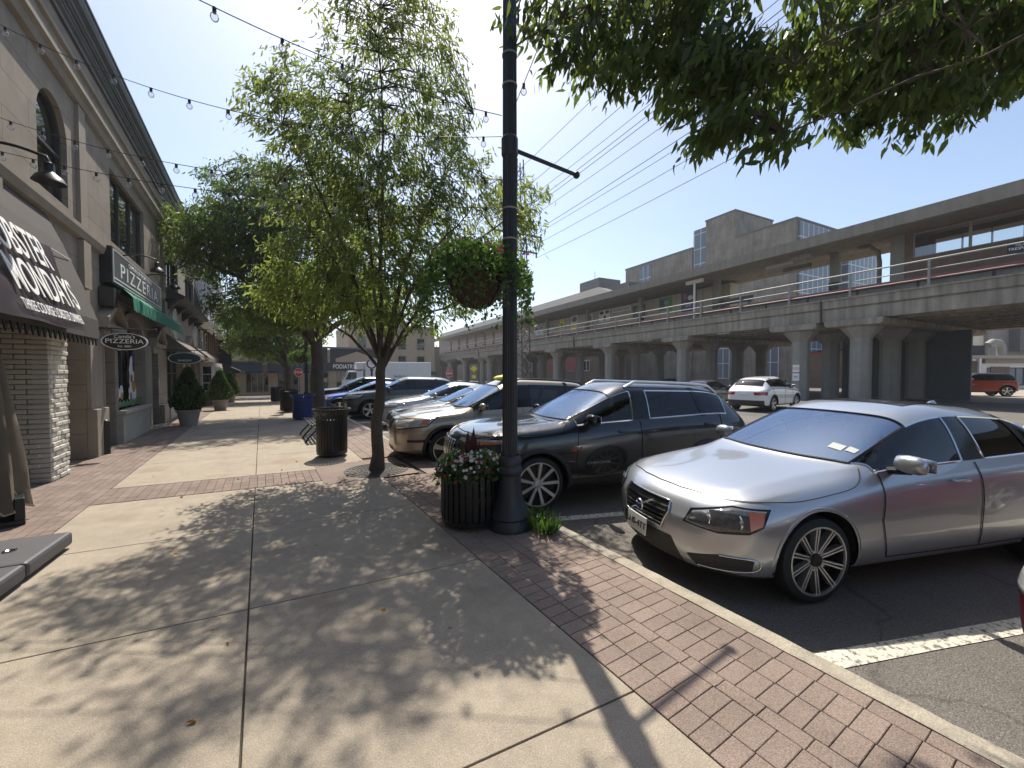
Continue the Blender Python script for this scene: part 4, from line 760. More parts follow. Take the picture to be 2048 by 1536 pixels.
    def sub(name, mis, mats, par=root, smooth=True, pick=None):
        m3 = me2.copy(); bm = bmesh.new(); bm.from_mesh(m3); bmesh.ops.delete(bm, geom=[f for f in bm.faces if f.material_index not in mis], context='FACES')
        for f in bm.faces: f.material_index = mis.index(f.material_index); f.smooth = smooth
        if pick: bmesh.ops.delete(bm, geom=[f for f in bm.faces if not pick(f.calc_center_median())], context='FACES')
        m3.name = name; m3.materials.clear()
        for q in mats: m3.materials.append(q if not isinstance(q, str) else M[q])
        bm.to_mesh(m3); bm.free()
        ob = bpy.data.objects.new(name, m3); C.objects.link(ob); ob.parent = par; return ob
    body = sub('body', [0, 3, 4, 5], [paint, M['clad'], roofm or paint, M['trim']])
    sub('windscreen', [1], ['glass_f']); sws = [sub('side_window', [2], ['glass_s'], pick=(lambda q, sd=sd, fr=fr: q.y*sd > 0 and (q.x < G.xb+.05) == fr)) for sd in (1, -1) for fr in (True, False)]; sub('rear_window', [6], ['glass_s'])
    # inner arches
    for xw in (0, G.wb):
        for sd in (1, -1):
            b = MB(); pts = [(xw+(RA+.012)*math.cos(a), wr+(RA+.012)*math.sin(a)) for a in [(-.06+1.12*k/18)*PI for k in range(19)]]
            b.loft([[(x, sd*.95*w, z) for x, z in pts], [(x, sd*.5*w, z) for x, z in pts]], close=False, cap=False); b.add([(x, sd*.5*w, z) for x, z in pts], [tuple(range(19))]); b.build('wheel_arch', 'dark', root)
            if cladm:
                b = MB(); cpts = []
                for a in [(-.12+1.24*k/22)*PI for k in range(23)]:
                    p = Vector((xw+(RA+.025)*math.cos(a), sd*2, wr+(RA+.025)*math.sin(a))); hit = bvh.ray_cast(p, Vector((0, -sd, 0)))[0]
                    if hit is not None and abs(hit.y) > .6*w: cpts.append((p.x, hit.y, p.z))
                if len(cpts) > 3: b.tube(cpts, .032 if cladm == 'clad' else .008, 6); b.build('arch_trim', cladm if cladm != 'paint' else paint, root, smooth=60)
    # wheels
    for xw in (0, G.wb):
        for sd in (1, -1):
            yc = sd*(w-.135); b = MB(); b.lathe([(wr*.79, -.115), (wr*.88, -.118), (wr*.965, -.1), (wr, -.06), (wr, .06), (wr*.965, .1), (wr*.88, .118), (wr*.79, .115), (wr*.75, .09), (wr*.75, -.09)], (0, 0, 0), 40, ax='y'); t = b.build('wheel', 'tyre', root, smooth=40); t.location = (xw, yc, wr)
            rr = wr*(.80 if rimstyle != 'five' else .74); b = MB(); b.lathe([(rr, .112), (rr, .095), (rr*.94, .085), (rr*.92, .03), (0, .03)], (0, 0, 0), 40, 0, ax='y'); b.lathe([(rr, .1), (rr*1.0, .117), (rr*.955, .117), (rr*.945, .1)], (0, 0, 0), 40, 1, ax='y')
            n = {'five': 5, 'ten': 10, 'nine': 9}[rimstyle]
            def spoke(a, w0, w1, tw=0, mi=1):
                ca, sa = math.cos(a), math.sin(a); P2 = lambda r, t, y: (r*ca-t*sa, y, r*sa+t*ca)
                v = [P2(rr*.16, -w0+tw, .085), P2(rr*.16, w0+tw, .085), P2(rr*.97, w1+tw*1.6, .11), P2(rr*.97, -w1+tw*1.6, .11), P2(rr*.16, -w0+tw, .05), P2(rr*.16, w0+tw, .05), P2(rr*.97, w1+tw*1.6, .06), P2(rr*.97, -w1+tw*1.6, .06)]
                b.add(v, [(0, 1, 2, 3), (0, 4, 5, 1), (1, 5, 6, 2), (2, 6, 7, 3), (3, 7, 4, 0)], mi)
            for k in range(n):
                a = 2*PI*k/n+.3
                if rimstyle == 'ten': spoke(a, .0055, .006, -.009); spoke(a, .0055, .006, .009)
                elif rimstyle == 'nine': spoke(a, .016, .022)
                else: spoke(a, .03, .052)
            b.lathe([(.055, .06), (.05, .1), (0, .104)], (0, 0, 0), 14, 1 if rimstyle != 'ten' else 2, ax='y')
            for k in range(5): a = 2*PI*k/5; b.lathe([(.012, .05), (.012, .098), (0, .1)], (.075*math.cos(a), 0, .075*math.sin(a)), 6, 1, ax='y')
            q = b.build('rim', ['rimdark', 'rimbright', 'rimdark'], t, smooth=30); 
            if sd < 0: q.rotation_euler.z = PI
    # surface patches
    def patch(nm, pts, d, m, off=.006, step=.045, par=root, smooth=True, both=False, thick=0):
        for ms in ((1, -1) if both else (1,)):
            P = [Vector((p[0], p[1]*ms, p[2])) for p in pts]; D = Vector((d[0], d[1]*ms, d[2])).normalized(); u = D.cross(Vector((0, 0, 1))); u = u.normalized() if u.length > .01 else Vector((0, 1, 0)); v = u.cross(D)
            bm = bmesh.new(); q = [(p.dot(u), p.dot(v)) for p in P]; bm.faces.new([bm.verts.new((a, c, 0)) for a, c in q])
            for ax in (0, 1):
                lo = min(t[ax] for t in q); hi = max(t[ax] for t in q); k = lo+step
                while k < hi:
                    co = [0, 0, 0]; no = [0, 0, 0]; co[ax] = k; no[ax] = 1; bmesh.ops.bisect_plane(bm, geom=bm.verts[:]+bm.edges[:]+bm.faces[:], plane_co=co, plane_no=no); k += step
            bad = []
            for vt in bm.verts:
                o_ = u*vt.co.x+v*vt.co.y-D*6; h_, nr, _, _ = bvh.ray_cast(o_, D)
                if h_ is None: bad.append(vt)
                else:
                    if nr.dot(D) > 0: nr = -nr
                    vt.co = h_+nr*off
            bmesh.ops.delete(bm, geom=bad, context='VERTS'); mm = bpy.data.meshes.new(nm); bm.to_mesh(mm); bm.free()
            for f in mm.polygons: f.use_smooth = smooth
            mm.materials.append(m if not isinstance(m, str) else M[m]); ob = bpy.data.objects.new(nm, mm); C.objects.link(ob); ob.parent = par
            if thick: sm = ob.modifiers.new('t', 'SOLIDIFY'); sm.thickness = thick; sm.offset = 1
        return ob
    def seam(pts, d, wd=.007, m='dark', nm='panel_gap', off=.005, both=True):
        for ms in ((1, -1) if both else (1,)):
            b = MB(); D = Vector((d[0], d[1]*ms, d[2])).normalized(); ch = []
            P = [Vector((p[0], p[1]*ms, p[2])) for p in pts]; L = []
            if len(P) > 3 and P[0] != P[-1]:
                Q_ = []
                for i in range(len(P)-1):
                    p0, p1, p2, p3 = P[max(i-1, 0)], P[i], P[i+1], P[min(i+2, len(P)-1)]
                    for s_ in range(6): q = s_/6; Q_.append(.5*((2*p1)+(p2-p0)*q+(2*p0-5*p1+4*p2-p3)*q*q+(3*p1-p0-3*p2+p3)*q*q*q))
                P = Q_+[P[-1]]
            for a, c in zip(P, P[1:]): n_ = max(int((c-a).length/.05), 1); L += [a.lerp(c, i/n_) for i in range(n_)]
            L.append(P[-1])
            for p in L:
                h_, nr, _, _ = bvh.ray_cast(p-D*6, D)
                if h_ is not None: ch.append(h_+(nr if nr.dot(D) < 0 else -nr)*off)
            if len(ch) > 1: b.tube(ch, wd/2, 5); b.build(nm, m, root, smooth=80)
    G.patch, G.seam, G.bvh, G.root, G.belt, G.hood, G.body = patch, seam, bvh, root, belt, hood, body
    side = (0, 1, 0)
    # window surround trim from the glass outline
    wsc = [q for q in root.children if q.name.startswith('windscreen')]
    for sw_ in sws+wsc:
        m3 = sw_.data; ed = {}
        for p in m3.polygons:
            for q in p.edge_keys: ed[q] = ed.get(q, 0)+1
        adj = {}
        for q, k in ed.items():
            if k == 1: adj.setdefault(q[0], []).append(q[1]); adj.setdefault(q[1], []).append(q[0])
        seen = set()
        for a0 in adj:
            if a0 in seen: continue
            ch = [a0]; seen.add(a0)
            while True:
                nx = [q for q in adj[ch[-1]] if q not in seen]
                if not nx: break
                ch.append(nx[0]); seen.add(nx[0])
            if len(ch) > 4: MB().tube([m3.vertices[i].co for i in ch+[ch[0]]], .011 if sw_ not in wsc else .014, 5).build('window_trim', 'chrome' if detail > 1 and sw_ not in wsc else 'trim', sw_, smooth=60)
    # cabin
    b = MB(); b.box(G.cx+.1, G.c2x, -.72*w, .72*w, .3, .5); b.box(G.cx-.02, G.cx+.42, -.8*w, .8*w, .55, G.bz0-.06)
    for sd in (-1, 1):
        for x in (G.xb-.35, ): b.obox((x+.1, sd*.37, .62), (.5, .5, .22)); b.obox((x+.42, sd*.37, .95), (.16, .48, .62), 0, 0, 0, .22); b.obox((x+.54, sd*.37, 1.3), (.1, .26, .17), 0, 0, 0, .2)
    b.obox((G.xb+.95, 0, .62), (.5, 1.25, .25)); b.obox((G.xb+1.2, 0, .93), (.16, 1.25, .55), 0, 0, 0, .3)
    b.build('interior', 'cabin', root, bevel=.03)
    b = MB(); b.tube([(G.xb-.55+.06*math.sin(a)*.5, -.37+.185*math.cos(a), .93+.18*math.sin(a)) for a in [k*PI/10 for k in range(21)]], .016, 6); b.build('steering_wheel', 'trim', root)
    # mirrors
    for sd in (-1, 1):
        x = G.cx+.25; y = sd*(w+.06); z = G.bz0+.085; b = MB(); b.loft([[(x+dx_+.0, y+sd*(-.10)+sd*.21*t_, z+dz_) for dx_, dz_ in [(sc*.055*math.cos(a), sc*.072*math.sin(a)) for a in [k*PI/6 for k in range(12)]]] for t_, sc in ((0, .55), (.08, .9), (.4, 1.05), (.75, 1.0), (.93, .8), (1, .4))]); mr = b.build('mirror', paint if handles == 'paint' else 'trim', root, smooth=60)
        MB().tube([(x+.0, sd*.88*w, z-.085), (x, y-sd*.0, z-.05)], .034, 6).build('mirror_arm', 'trim', mr)
        MB().prism([(y+sd*(-.06)+sd*.0, z-.06), (y+sd*.12, z-.05), (y+sd*.12, z+.05), (y-sd*.07, z+.06)], 'x', x+.076, x+.08).build('mirror_glass', 'chrome', mr)
    # doors
    zb = lambda x: belt(x)-.01
    x1, x2, x3 = G.cx+.12, G.xb+.05, G.c2x-.12
    seam([(x1, 1, zb(x1)), (x1-.05, 1, .62), (x1+.03, 1, .3)], (0, -1, 0)); seam([(x2, 1, zb(x2)), (x2+.01, 1, .3)], (0, -1, 0)); seam([(x1+.03, 1, .3), (x2, 1, .29), (x3-.35, 1, .3)], (0, -1, 0)); seam([(x3+.05, 1, zb(x3)), (x3, 1, .75), (x3-.35, 1, .3)], (0, -1, 0))
    for x in (x2-.28, x3-.18):
        for sd in (-1, 1):
            z = zb(x)-.12; h_ = bvh.ray_cast(Vector((x, sd*3, z)), Vector((0, -sd, 0)))[0]
            if h_ is not None: y = h_.y; MB().tube([(x-.09, y+sd*.012, z), (x-.07, y+sd*.035, z), (x+.07, y+sd*.035, z), (x+.09, y+sd*.012, z)], .014, 6).build('door_handle', 'chrome' if handles == 'chrome' else paint, root, smooth=60)
    xq = G.c2x-.42; zq = G.rz-.09; patch('pillar', [(xq, -1, belt(xq)-.02), (xq+.085, -1, belt(xq)-.02), (xq+.03, -1, zq), (xq-.055, -1, zq)], (0, 1, 0), 'trim', .007, both=True)
    # bonnet gap, tail lamps, plates
    zh = lambda x: hood(x)
    seam([(-G.fo+.16, .62*w, 3), (-G.fo+.32, .84*w, 3), (-.25, .93*w, 3), (.15, .945*w, 3), (G.cx-.12, .93*w, 3), (G.cx+.0, .84*w, 3)], (0, 0, -1)); seam([(-G.fo+.07, 0, 3), (-G.fo+.09, .3*w, 3), (-G.fo+.16, .62*w, 3)], (0, 0, -1))
    zt = G.tz-.2
    patch('tail_lamp', [(xt, .45*w, zt-.07), (xt-.25, .98*w, zt-.07), (xt-.3, .98*w, zt+.08), (xt, .42*w, zt+.07)], (-1, -.8, 0), 'redlens', .008, both=True)
    if plate:
        h_ = bvh.ray_cast(Vector((9, 0, .78)), Vector((-1, 0, 0)))[0]
        if h_: MB().box(h_.x, h_.x+.015, -.16, .16, .72, .86).build('number_plate', 'plate', root)
    for k, (a, c) in enumerate(((-.05, .38), (.1, .5))):
        MB().tube([(G.cx-.02+.06, -.6+k*.62, G.cz+.0), (G.cx+.08, -.3+k*.62, G.cz+.055), (G.cx+.13, -.05+k*.55, G.cz+.075)], .009, 4).build('wiper', 'trim', root)
    return G
def lamps(G, lensm='lens', z=None, h=.1, amber=True, grille=True):
    z = z or G.nz-.1; f = -G.fo; w = G.w
    G.patch('headlight_bezel', [(f-.01, .42*w, z-.03), (f+.1, .6*w, z-h*.85), (f+.52, .99*w, z-h*.4), (f+.65, 1.0*w, z+h*.88), (f+.2, .72*w, z+h*.65), (f, .44*w, z+h*.32)], (1, -.75, 0), 'trim', .004, both=True)
    G.patch('headlight', [(f, .44*w, z-.02), (f+.1, .6*w, z-h*.7), (f+.5, .99*w, z-h*.25), (f+.62, 1.0*w, z+h*.75), (f+.2, .72*w, z+h*.5), (f, .46*w, z+h*.2)], (1, -.75, 0), lensm, .009, both=True, thick=.006)
    if amber: G.patch('indicator', [(f+.4, .93*w, z-h*.15), (f+.52, .99*w, z-h*.1), (f+.57, 1.0*w, z+h*.55), (f+.44, .95*w, z+h*.45)], (.5, -1, 0), 'amber', .017, both=True)
    if grille: G.patch('grille', [(f, -.36*w, z-.02), (f, -.3*w, z-.16), (f, .3*w, z-.16), (f, .36*w, z-.02), (f, .3*w, z+.05), (f, -.3*w, z+.05)], (1, 0, 0), 'trim', .006); G.patch('lower_intake', [(f, -.5*w, .24), (f, .5*w, .24), (f, .42*w, .4), (f, -.42*w, .4)], (1, 0, 0), 'clad', .006)
def rails(G, m, h=.055, y=None, x0=None, x1=None):
    for sd in (-1, 1):
        pts = []; y_ = y or G.rw*G.w*.9
        x0_ = x0 or G.hx+.22; x1_ = x1 or G.rhx-.05
        for k in range(11):
            t = k/10; x = lerp(x0_, x1_, t); hz = G.bvh.ray_cast(Vector((x, sd*y_, 4)), Vector((0, 0, -1)))[0]
            if hz: pts.append((x, sd*y_, hz.z+(h if 0 < k < 10 else .005)))
        MB().tube(pts, .021, 8).build('roof_rail', m, G.root, smooth=60)
silver = paintmat('silver_paint', (.44, .46, .485), .7, .3); navyp = paintmat('dark_blue_paint', (.004, .0055, .01), .0, .25); goldp = paintmat('beige_paint', (.36, .305, .235), .6, .32)
blackp = paintmat('black_paint', (.012, .013, .015), .2, .3); whitep = paintmat('white_car_paint', (.72, .72, .72), 0, .3); greyp = paintmat('grey_car_paint', (.075, .078, .08), .5, .3); bluep = paintmat('blue_car_paint', (.01, .075, .42), .35, .3); jeepp = paintmat('orange_paint_car', (.42, .055, .018), .1, .35); redp = paintmat('dark_red_paint', (.1, .006, .012), .3, .3); pearl = paintmat('pale_silver_paint', (.55, .56, .57), .4, .3)
SUV = dict(gc=.24, nz=.98, cx=.46, cz=1.13, hx=1.24, hz=1.59, rz=1.665, xb=1.5, rhx=3.2, rhz=1.6, dx=3.5, dz=1.14, tz=1.06, bz0=1.1, bz1=1.2, rw=.71, wr=.36, c2x=3.05)
RZ = -.14
# silver sedan in front
G = car('silver_sedan', 'silver four door sedan nosed up to the kerb nearest the camera', 'car', (3.94, 2.2, RZ), -R(18.6), silver, dict(fo=.85, wb=2.776, ro=.93, w=.935, nz=.76, cx=.55, cz=1.0, hx=1.27, hz=1.46, rz=1.51, xb=1.72, rhx=2.62, rhz=1.43, dx=3.2, dz=1.1, tz=1.02, bz0=.985, bz1=1.07, rw=.71, wr=.34, bulge=.13, c2x=2.95), detail=2, rimstyle='ten', cladm='paint')
f = -.85; w = .935
G.patch('headlight', [(f+.05, -.47*w, .60), (f+.2, -.68*w, .575), (f+.30, -.86*w, .60), (f+.36, -.92*w, .65), (f+.38, -.935*w, .75), (f+.24, -.76*w, .755), (f+.08, -.52*w, .68)], (1, .8, 0), 'lens_d', .009, both=True, thick=.008)
G.patch('headlight_bezel', [(f+.03, -.455*w, .59), (f+.2, -.68*w, .563), (f+.31, -.87*w, .588), (f+.38, -.93*w, .64), (f+.41, -.95*w, .765), (f+.24, -.76*w, .77), (f+.06, -.5*w, .695)], (1, .8, 0), 'trim', .004, both=True)
G.patch('indicator', [(f+.29, -.85*w, .615), (f+.35, -.91*w, .655), (f+.37, -.93*w, .74), (f+.29, -.84*w, .74)], (.6, 1, 0), 'amber', .020, both=True)
for yy, xx in ((.62, .16), (.8, .3)):
    for sd in (-1, 1):
        h_ = G.bvh.ray_cast(Vector((f+xx-2, sd*(yy*w+1.6), .66)), Vector((1, -sd*.8, 0)).normalized())[0]
        if h_: MB().ball((h_.x+.014, h_.y-sd*.01, .665), (.034, .034, .034), 12).build('lamp_reflector', 'lens', G.root, smooth=60); MB().tube([(h_.x-.004+.03*math.sin(k*PI/8)*.6, h_.y-sd*.004+.05*math.sin(k*PI/8)*.8, .665+.05*math.cos(k*PI/8)) for k in range(17)], .006, 5).build('lamp_ring', 'chrome', G.root)
G.patch('grille', [(f, -.37*w, .62), (f, -.3*w, .47), (f, .3*w, .47), (f, .37*w, .62), (f, .34*w, .69), (f, -.34*w, .69)], (1, 0, 0), 'trim', .006)
for k in range(5): z = .50+k*.036; e = (.31+.012*k)*w; G.patch('grille_bar', [(f, -e, z), (f, e, z), (f, e, z+.009), (f, -e, z+.009)], (1, 0, 0), 'chrome', .018)
G.seam([(f, -.37*w, .62), (f, -.3*w, .47), (f, .3*w, .47), (f, .37*w, .62), (f, .34*w, .695), (f, -.34*w, .695), (f, -.37*w, .62)], (1, 0, 0), .018, 'chrome', 'grille_frame', .012, False)
G.seam([(f, -.16, .655), (f, .16, .50)], (1, 0, 0), .016, 'chrome', 'grille_bar', .024, False)
h_ = G.bvh.ray_cast(Vector((-4, 0, .578)), Vector((1, 0, 0)))[0]; b = MB(); b.lathe([(.05, 0), (.055, .012), (.042, .012), (.042, 0)], (0, 0, 0), 24, ax='x'); o = b.build('badge', 'chrome', G.root); o.location = (h_.x-.035, 0, .578); MB().box(-.008, .002, -.04, .04, -.014, .014).build('badge_bar', 'bluebin', o)
G.patch('lower_intake', [(f, -.5*w, .235), (f, .5*w, .235), (f, .4*w, .42), (f, -.4*w, .42)], (1, 0, 0), 'clad', .006)
G.patch('fog_intake', [(f+.1, -.55*w, .25), (f+.33, -.86*w, .28), (f+.35, -.87*w, .39), (f+.2, -.7*w, .40), (f+.04, -.48*w, .33)], (1, .9, 0), 'clad', .007, both=True)
G.seam([(f+.18, -.7*w, .395), (f+.36, -.875*w, .39), (f+.34, -.865*w, .30), (f+.1, -.55*w, .262)], (1, .9, 0), .013, 'chrome', 'fog_trim', .008)
b = MB(); b.box(-.012, 0, -.155, .155, -.078, .078); o = b.build('number_plate', 'plate', G.root, bevel=.003); h_ = G.bvh.ray_cast(Vector((-4, 0, .4)), Vector((1, 0, 0)))[0]; o.location = (h_.x-.05, 0, .415); o.rotation_euler.y = .08; text('lettering', 'LNS-4TT', .085, frame((-.014, 0, -.003), (0, -1, 0), (0, 0, 1)), 'navy', o)
fz = G.bvh.ray_cast(Vector((2.66, 0, 4)), Vector((0, 0, -1)))[0].z-.035
MB().loft([[(2.66+x, y, fz+z) for x, y, z in r] for r in ([(-.1, -.02, .03), (-.1, .02, .03), (.1, .035, .03), (.1, -.035, .03)], [(-.06, -.015, .07), (-.06, .015, .07), (.1, .03, .09), (.1, -.03, .09)], [(.05, -.008, .115), (.05, .008, .115), (.1, .01, .12), (.1, -.01, .12)])]).build('aerial_fin', silver, G.root, bevel=.01)
G.patch('sunroof', [(1.56, -.45, 3), (2.25, -.45, 3), (2.25, .45, 3), (1.56, .45, 3)], (0, 0, -1), 'trim', .006)
G.patch('windscreen_sticker', [(.66, -.56, 3), (.73, -.56, 3), (.73, -.44, 3), (.66, -.44, 3)], (0, 0, -1), 'sticker', .005); G.patch('windscreen_sticker', [(.68, -.66, 3), (.74, -.66, 3), (.74, -.58, 3), (.68, -.58, 3)], (0, 0, -1), 'sticker', .005)
MB().obox((1.3, 0, 1.33), (.1, .14, .07)).obox((1.26, 0, 1.25), (.05, .24, .06)).build('rear_view_mirror', 'trim', G.root, bevel=.01)
# dark blue suv
s = dict(SUV); s.update(fo=.94, wb=2.7, ro=.98, w=.93)
G = car('dark_suv', 'dark navy SUV with chrome window line and silver roof rails', 'car', (3.25, 5.05, RZ), -R(14.5), navyp, s, detail=2, rimstyle='nine', handles='trim'); rails(G, 'rimbright', .07)
f = -.94; w = .93
G.patch('headlight', [(f+.02, -.45*w, .915), (f+.2, -.72*w, .89), (f+.5, -.99*w, .91), (f+.55, -1.0*w, .95), (f+.2, -.72*w, .955), (f+.02, -.46*w, .95)], (1, .8, 0), 'lens', .01, both=True); G.patch('indicator', [(f+.2, -.73*w, .895), (f+.5, -.99*w, .912), (f+.52, -.99*w, .935), (f+.2, -.73*w, .925)], (1, .9, 0), 'amber', .018, both=True)
G.patch('lower_intake', [(f, -.6*w, .3), (f, .6*w, .3), (f, .6*w, .55), (f, -.6*w, .55)], (1, 0, 0), 'clad', .006)
for k in range(7):
    y = (k-3)*.105; b = MB()
    for dy_ in (-.034, .034): pass
    G.patch('grille_slot', [(f, y-.03, .66), (f, y+.03, .66), (f, y+.034, .9), (f, y-.034, .9)], (1, 0, 0), 'dark', .01)
    G.seam([(f, y-.034, .66), (f, y+.034, .66), (f, y+.038, .9), (f, y-.038, .9), (f, y-.034, .66)], (1, 0, 0), .016, 'chrome', 'grille_bar', .014, False)
G.patch('side_cladding', [(.45, -1, .26), (2.3, -1, .26), (2.3, -1, .40), (.45, -1, .40)], (0, 1, 0), 'clad', .01, both=True)
h_ = G.bvh.ray_cast(Vector((.85, -3, .60)), Vector((0, 1, 0)))[0]; text('lettering', 'CHEROKEE', .047, frame((.86, h_.y-.006, .6), (1, 0, 0), (0, 0, 1)), 'steel', G.root, sx=1.5)
MB().obox((f-.07, 0, .42), (.02, .32, .16)).build('number_plate', 'plate_y', G.root)
G.patch('dashboard_clutter', [(.72, -.2, 3), (.8, -.5, 3), (.86, -.2, 3)], (0, 0, -1), 'leaf_p', -.03)
# beige suv
s = dict(SUV); s.update(fo=.9, wb=2.64, ro=1.02, w=.9, nz=.93, cz=1.1, cx=.42, hx=1.17, bz0=1.07, bz1=1.15, rz=1.69, hz=1.61)
G = car('beige_suv', 'metallic beige SUV with black roof rails and amber headlight corner', 'car', (3.15, 7.9, RZ), -R(12), goldp, s, detail=1, rimstyle='five'); lamps(G, h=.14, z=.86); rails(G, 'black', .06)
G.patch('bumper_strip', [(-.75, -.8, .52), (-.42, -1, .52), (-.42, -1, .57), (-.75, -.8, .57)], (1, 1, 0), 'clad', .006, both=True)
yb = thing('yellow_bundle', 'crumpled yellow strap bundle lying on the beige SUV roof', 'bundle', (4.35, 7.35, 1.5)); MB().ball((0, 0, .06), (.2, .14, .06), 12).ball((.12, .04, .1), (.12, .1, .06), 10).build('strap_bundle', 'yellow', yb)
SED = dict(fo=.9, wb=2.72, ro=1.0, w=.91)
G = car('black_sedan', 'black sedan parked between the beige SUV and a pale sedan', 'car', (3.85, 10.75, RZ), -R(14), blackp, dict(SED, nz=.78, hz=1.43, rz=1.48, cz=1.02, bz0=1.0)); lamps(G, z=.74, amber=False)
G = car('pale_sedan', 'pale silver sedan parked behind the black sedan', 'car', (4.35, 13.6, RZ), -R(14), pearl, dict(SED, nz=.8, hz=1.45, rz=1.5, cz=1.03, bz0=1.01)); lamps(G, z=.75, amber=False)
G = car('grey_suv', 'charcoal grey SUV with bright five spoke wheels', 'car', (3.78, 17.1, RZ), -R(12), greyp, SUV, rimstyle='five'); lamps(G, h=.12, amber=False)
G = car('blue_sedan', 'bright blue sedan parked beyond the grey SUV', 'car', (2.98, 19.3, RZ), -R(10), bluep, dict(SED)); lamps(G, z=.7, amber=False)
G = car('midnight_suv', 'dark blue-black SUV parked just past the bright blue sedan', 'car', (3.05, 22.3, RZ+gz(22)), -R(10), navyp, SUV); lamps(G, amber=False); rails(G, 'black', .05)
G = car('dark_sedan', 'dark sedan farthest along the kerb, mostly hidden by the big trunk', 'car', (3.2, 25.2, RZ+gz(25)), -R(10), blackp, dict(SED)); lamps(G, amber=False)
G = car('red_car', 'dark red car entering the frame at the right edge', 'car', (4.02, -.62, RZ), -R(18.6), redp, dict(SED, w=.9)); lamps(G, amber=False)
gp = 'cars in the lot by the viaduct'
G = car('white_suv', 'white SUV seen from behind in front of the viaduct columns', 'car', (23.15, 10.5, RZ), R(180+5), whitep, dict(SUV, wb=2.87, ro=.98, rw=.68, rhz=1.57), gp); lamps(G, amber=False)
G.patch('rear_bumper', [(9, -.8, .3), (9, .8, .3), (9, .8, .55), (9, -.8, .55)], (-1, 0, 0), 'clad', .008)
G = car('grey_hatchback', 'dark grey car parked left of the white SUV', 'car', (23.4, 13.8, RZ), R(180+4), greyp, dict(SED), gp); lamps(G, amber=False)
for x, y, m, lb in ((44.5, 20, blackp, 'black car under the viaduct behind the first near column'), (44.5, 31, greyp, 'grey car under the viaduct between the middle columns'), (44.5, 42, whitep, 'white car under the viaduct between the far columns')):
    G = car('parked_car', lb, 'car', (x, y, RZ+gz(y)), R(178), m, dict(SED), gp); lamps(G, amber=False)
JS = dict(fo=.62, wb=2.95, ro=.72, w=.92, gc=.42, nz=1.17, cx=.62, cz=1.24, hx=.92, hz=1.76, rz=1.84, xb=1.4, rhx=3.38, rhz=1.8, dx=3.52, dz=1.26, tz=1.2, bz0=1.25, bz1=1.27, rw=.83, wr=.41, c2x=3.3, bulge=.03, noseup=.1)
G = car('off_road_car', 'boxy orange off road car with black soft top crossing beyond the viaduct', 'car', (48.1, 8.8, RZ), math.atan2(-2.2, 1.6), jeepp, JS, 'cars crossing beyond the viaduct', rimstyle='five', roofm=M['black']); lamps(G)
G.patch('soft_top_side', [(2.15, -1, 1.28), (3.6, -1, 1.28), (3.45, -1, 1.72), (2.15, -1, 1.72)], (0, 1, 0), 'black', .02, both=True)
# box truck
t = thing('box_truck', 'white refrigerated box truck parked across the street', 'truck', (11.2, 42.2, RZ+gz(41)), R(-5)); b = MB(); b.box(-2.4, 4.2, -1.25, 1.25, .95, 3.35); b.build('cargo_box', 'white', t, bevel=.03)
b = MB(); b.prism([(-4.45, .5), (-2.6, .5), (-2.6, 2.45), (-3.9, 2.45), (-4.4, 1.55)], 'y', -1.1, 1.1); b.build('cab', 'white', t, bevel=.05)
MB().box(-4.6, -4.4, -1.1, 1.1, .35, .75).build('bumper', 'clad', t, bevel=.02); MB().prism([(-4.25, 1.6), (-3.2, 1.6), (-3.2, 2.3), (-3.9, 2.3)], 'y', -1.115, 1.115).build('side_window', 'pane', t); MB().prism([(-4.43, 1.56), (-3.95, 2.4), (-3.93, 2.42), (-4.41, 1.58)], 'y', -1, 1).build('windscreen', 'pane_b', t)
MB().box(-3.2, -2.4, -.9, .9, 2.6, 3.3).build('cooling_unit', 'white', t, bevel=.05); MB().box(-4, 4, -.5, .5, .55, .95).build('chassis', 'clad', t)
for x in (-3.6, 2.9):
    for sd in (-1, 1): b = MB(); b.lathe([(.3, -.13), (.46, -.13), (.48, 0), (.46, .13), (.3, .13)], (0, 0, 0), 24, ax='y'); o = b.build('wheel', 'tyre', t, smooth=40); o.location = (x, sd*1.0, .48); MB().lathe([(.3, -.1), (.3, .1), (.1, .12), (0, .12)], (0, 0, 0), 16, ax='y').build('rim', 'rimbright', o)
for sd in (-1, 1): MB().box(-4.5, -4.46, sd*.8-.15, sd*.8+.15, .85, 1.05).build('headlight', 'lens', t)
text('lettering', 'family farms', .34, frame((1.2, -1.26, 1.9), (1, 0, 0), (0, 0, 1)), 'dgreen', t)
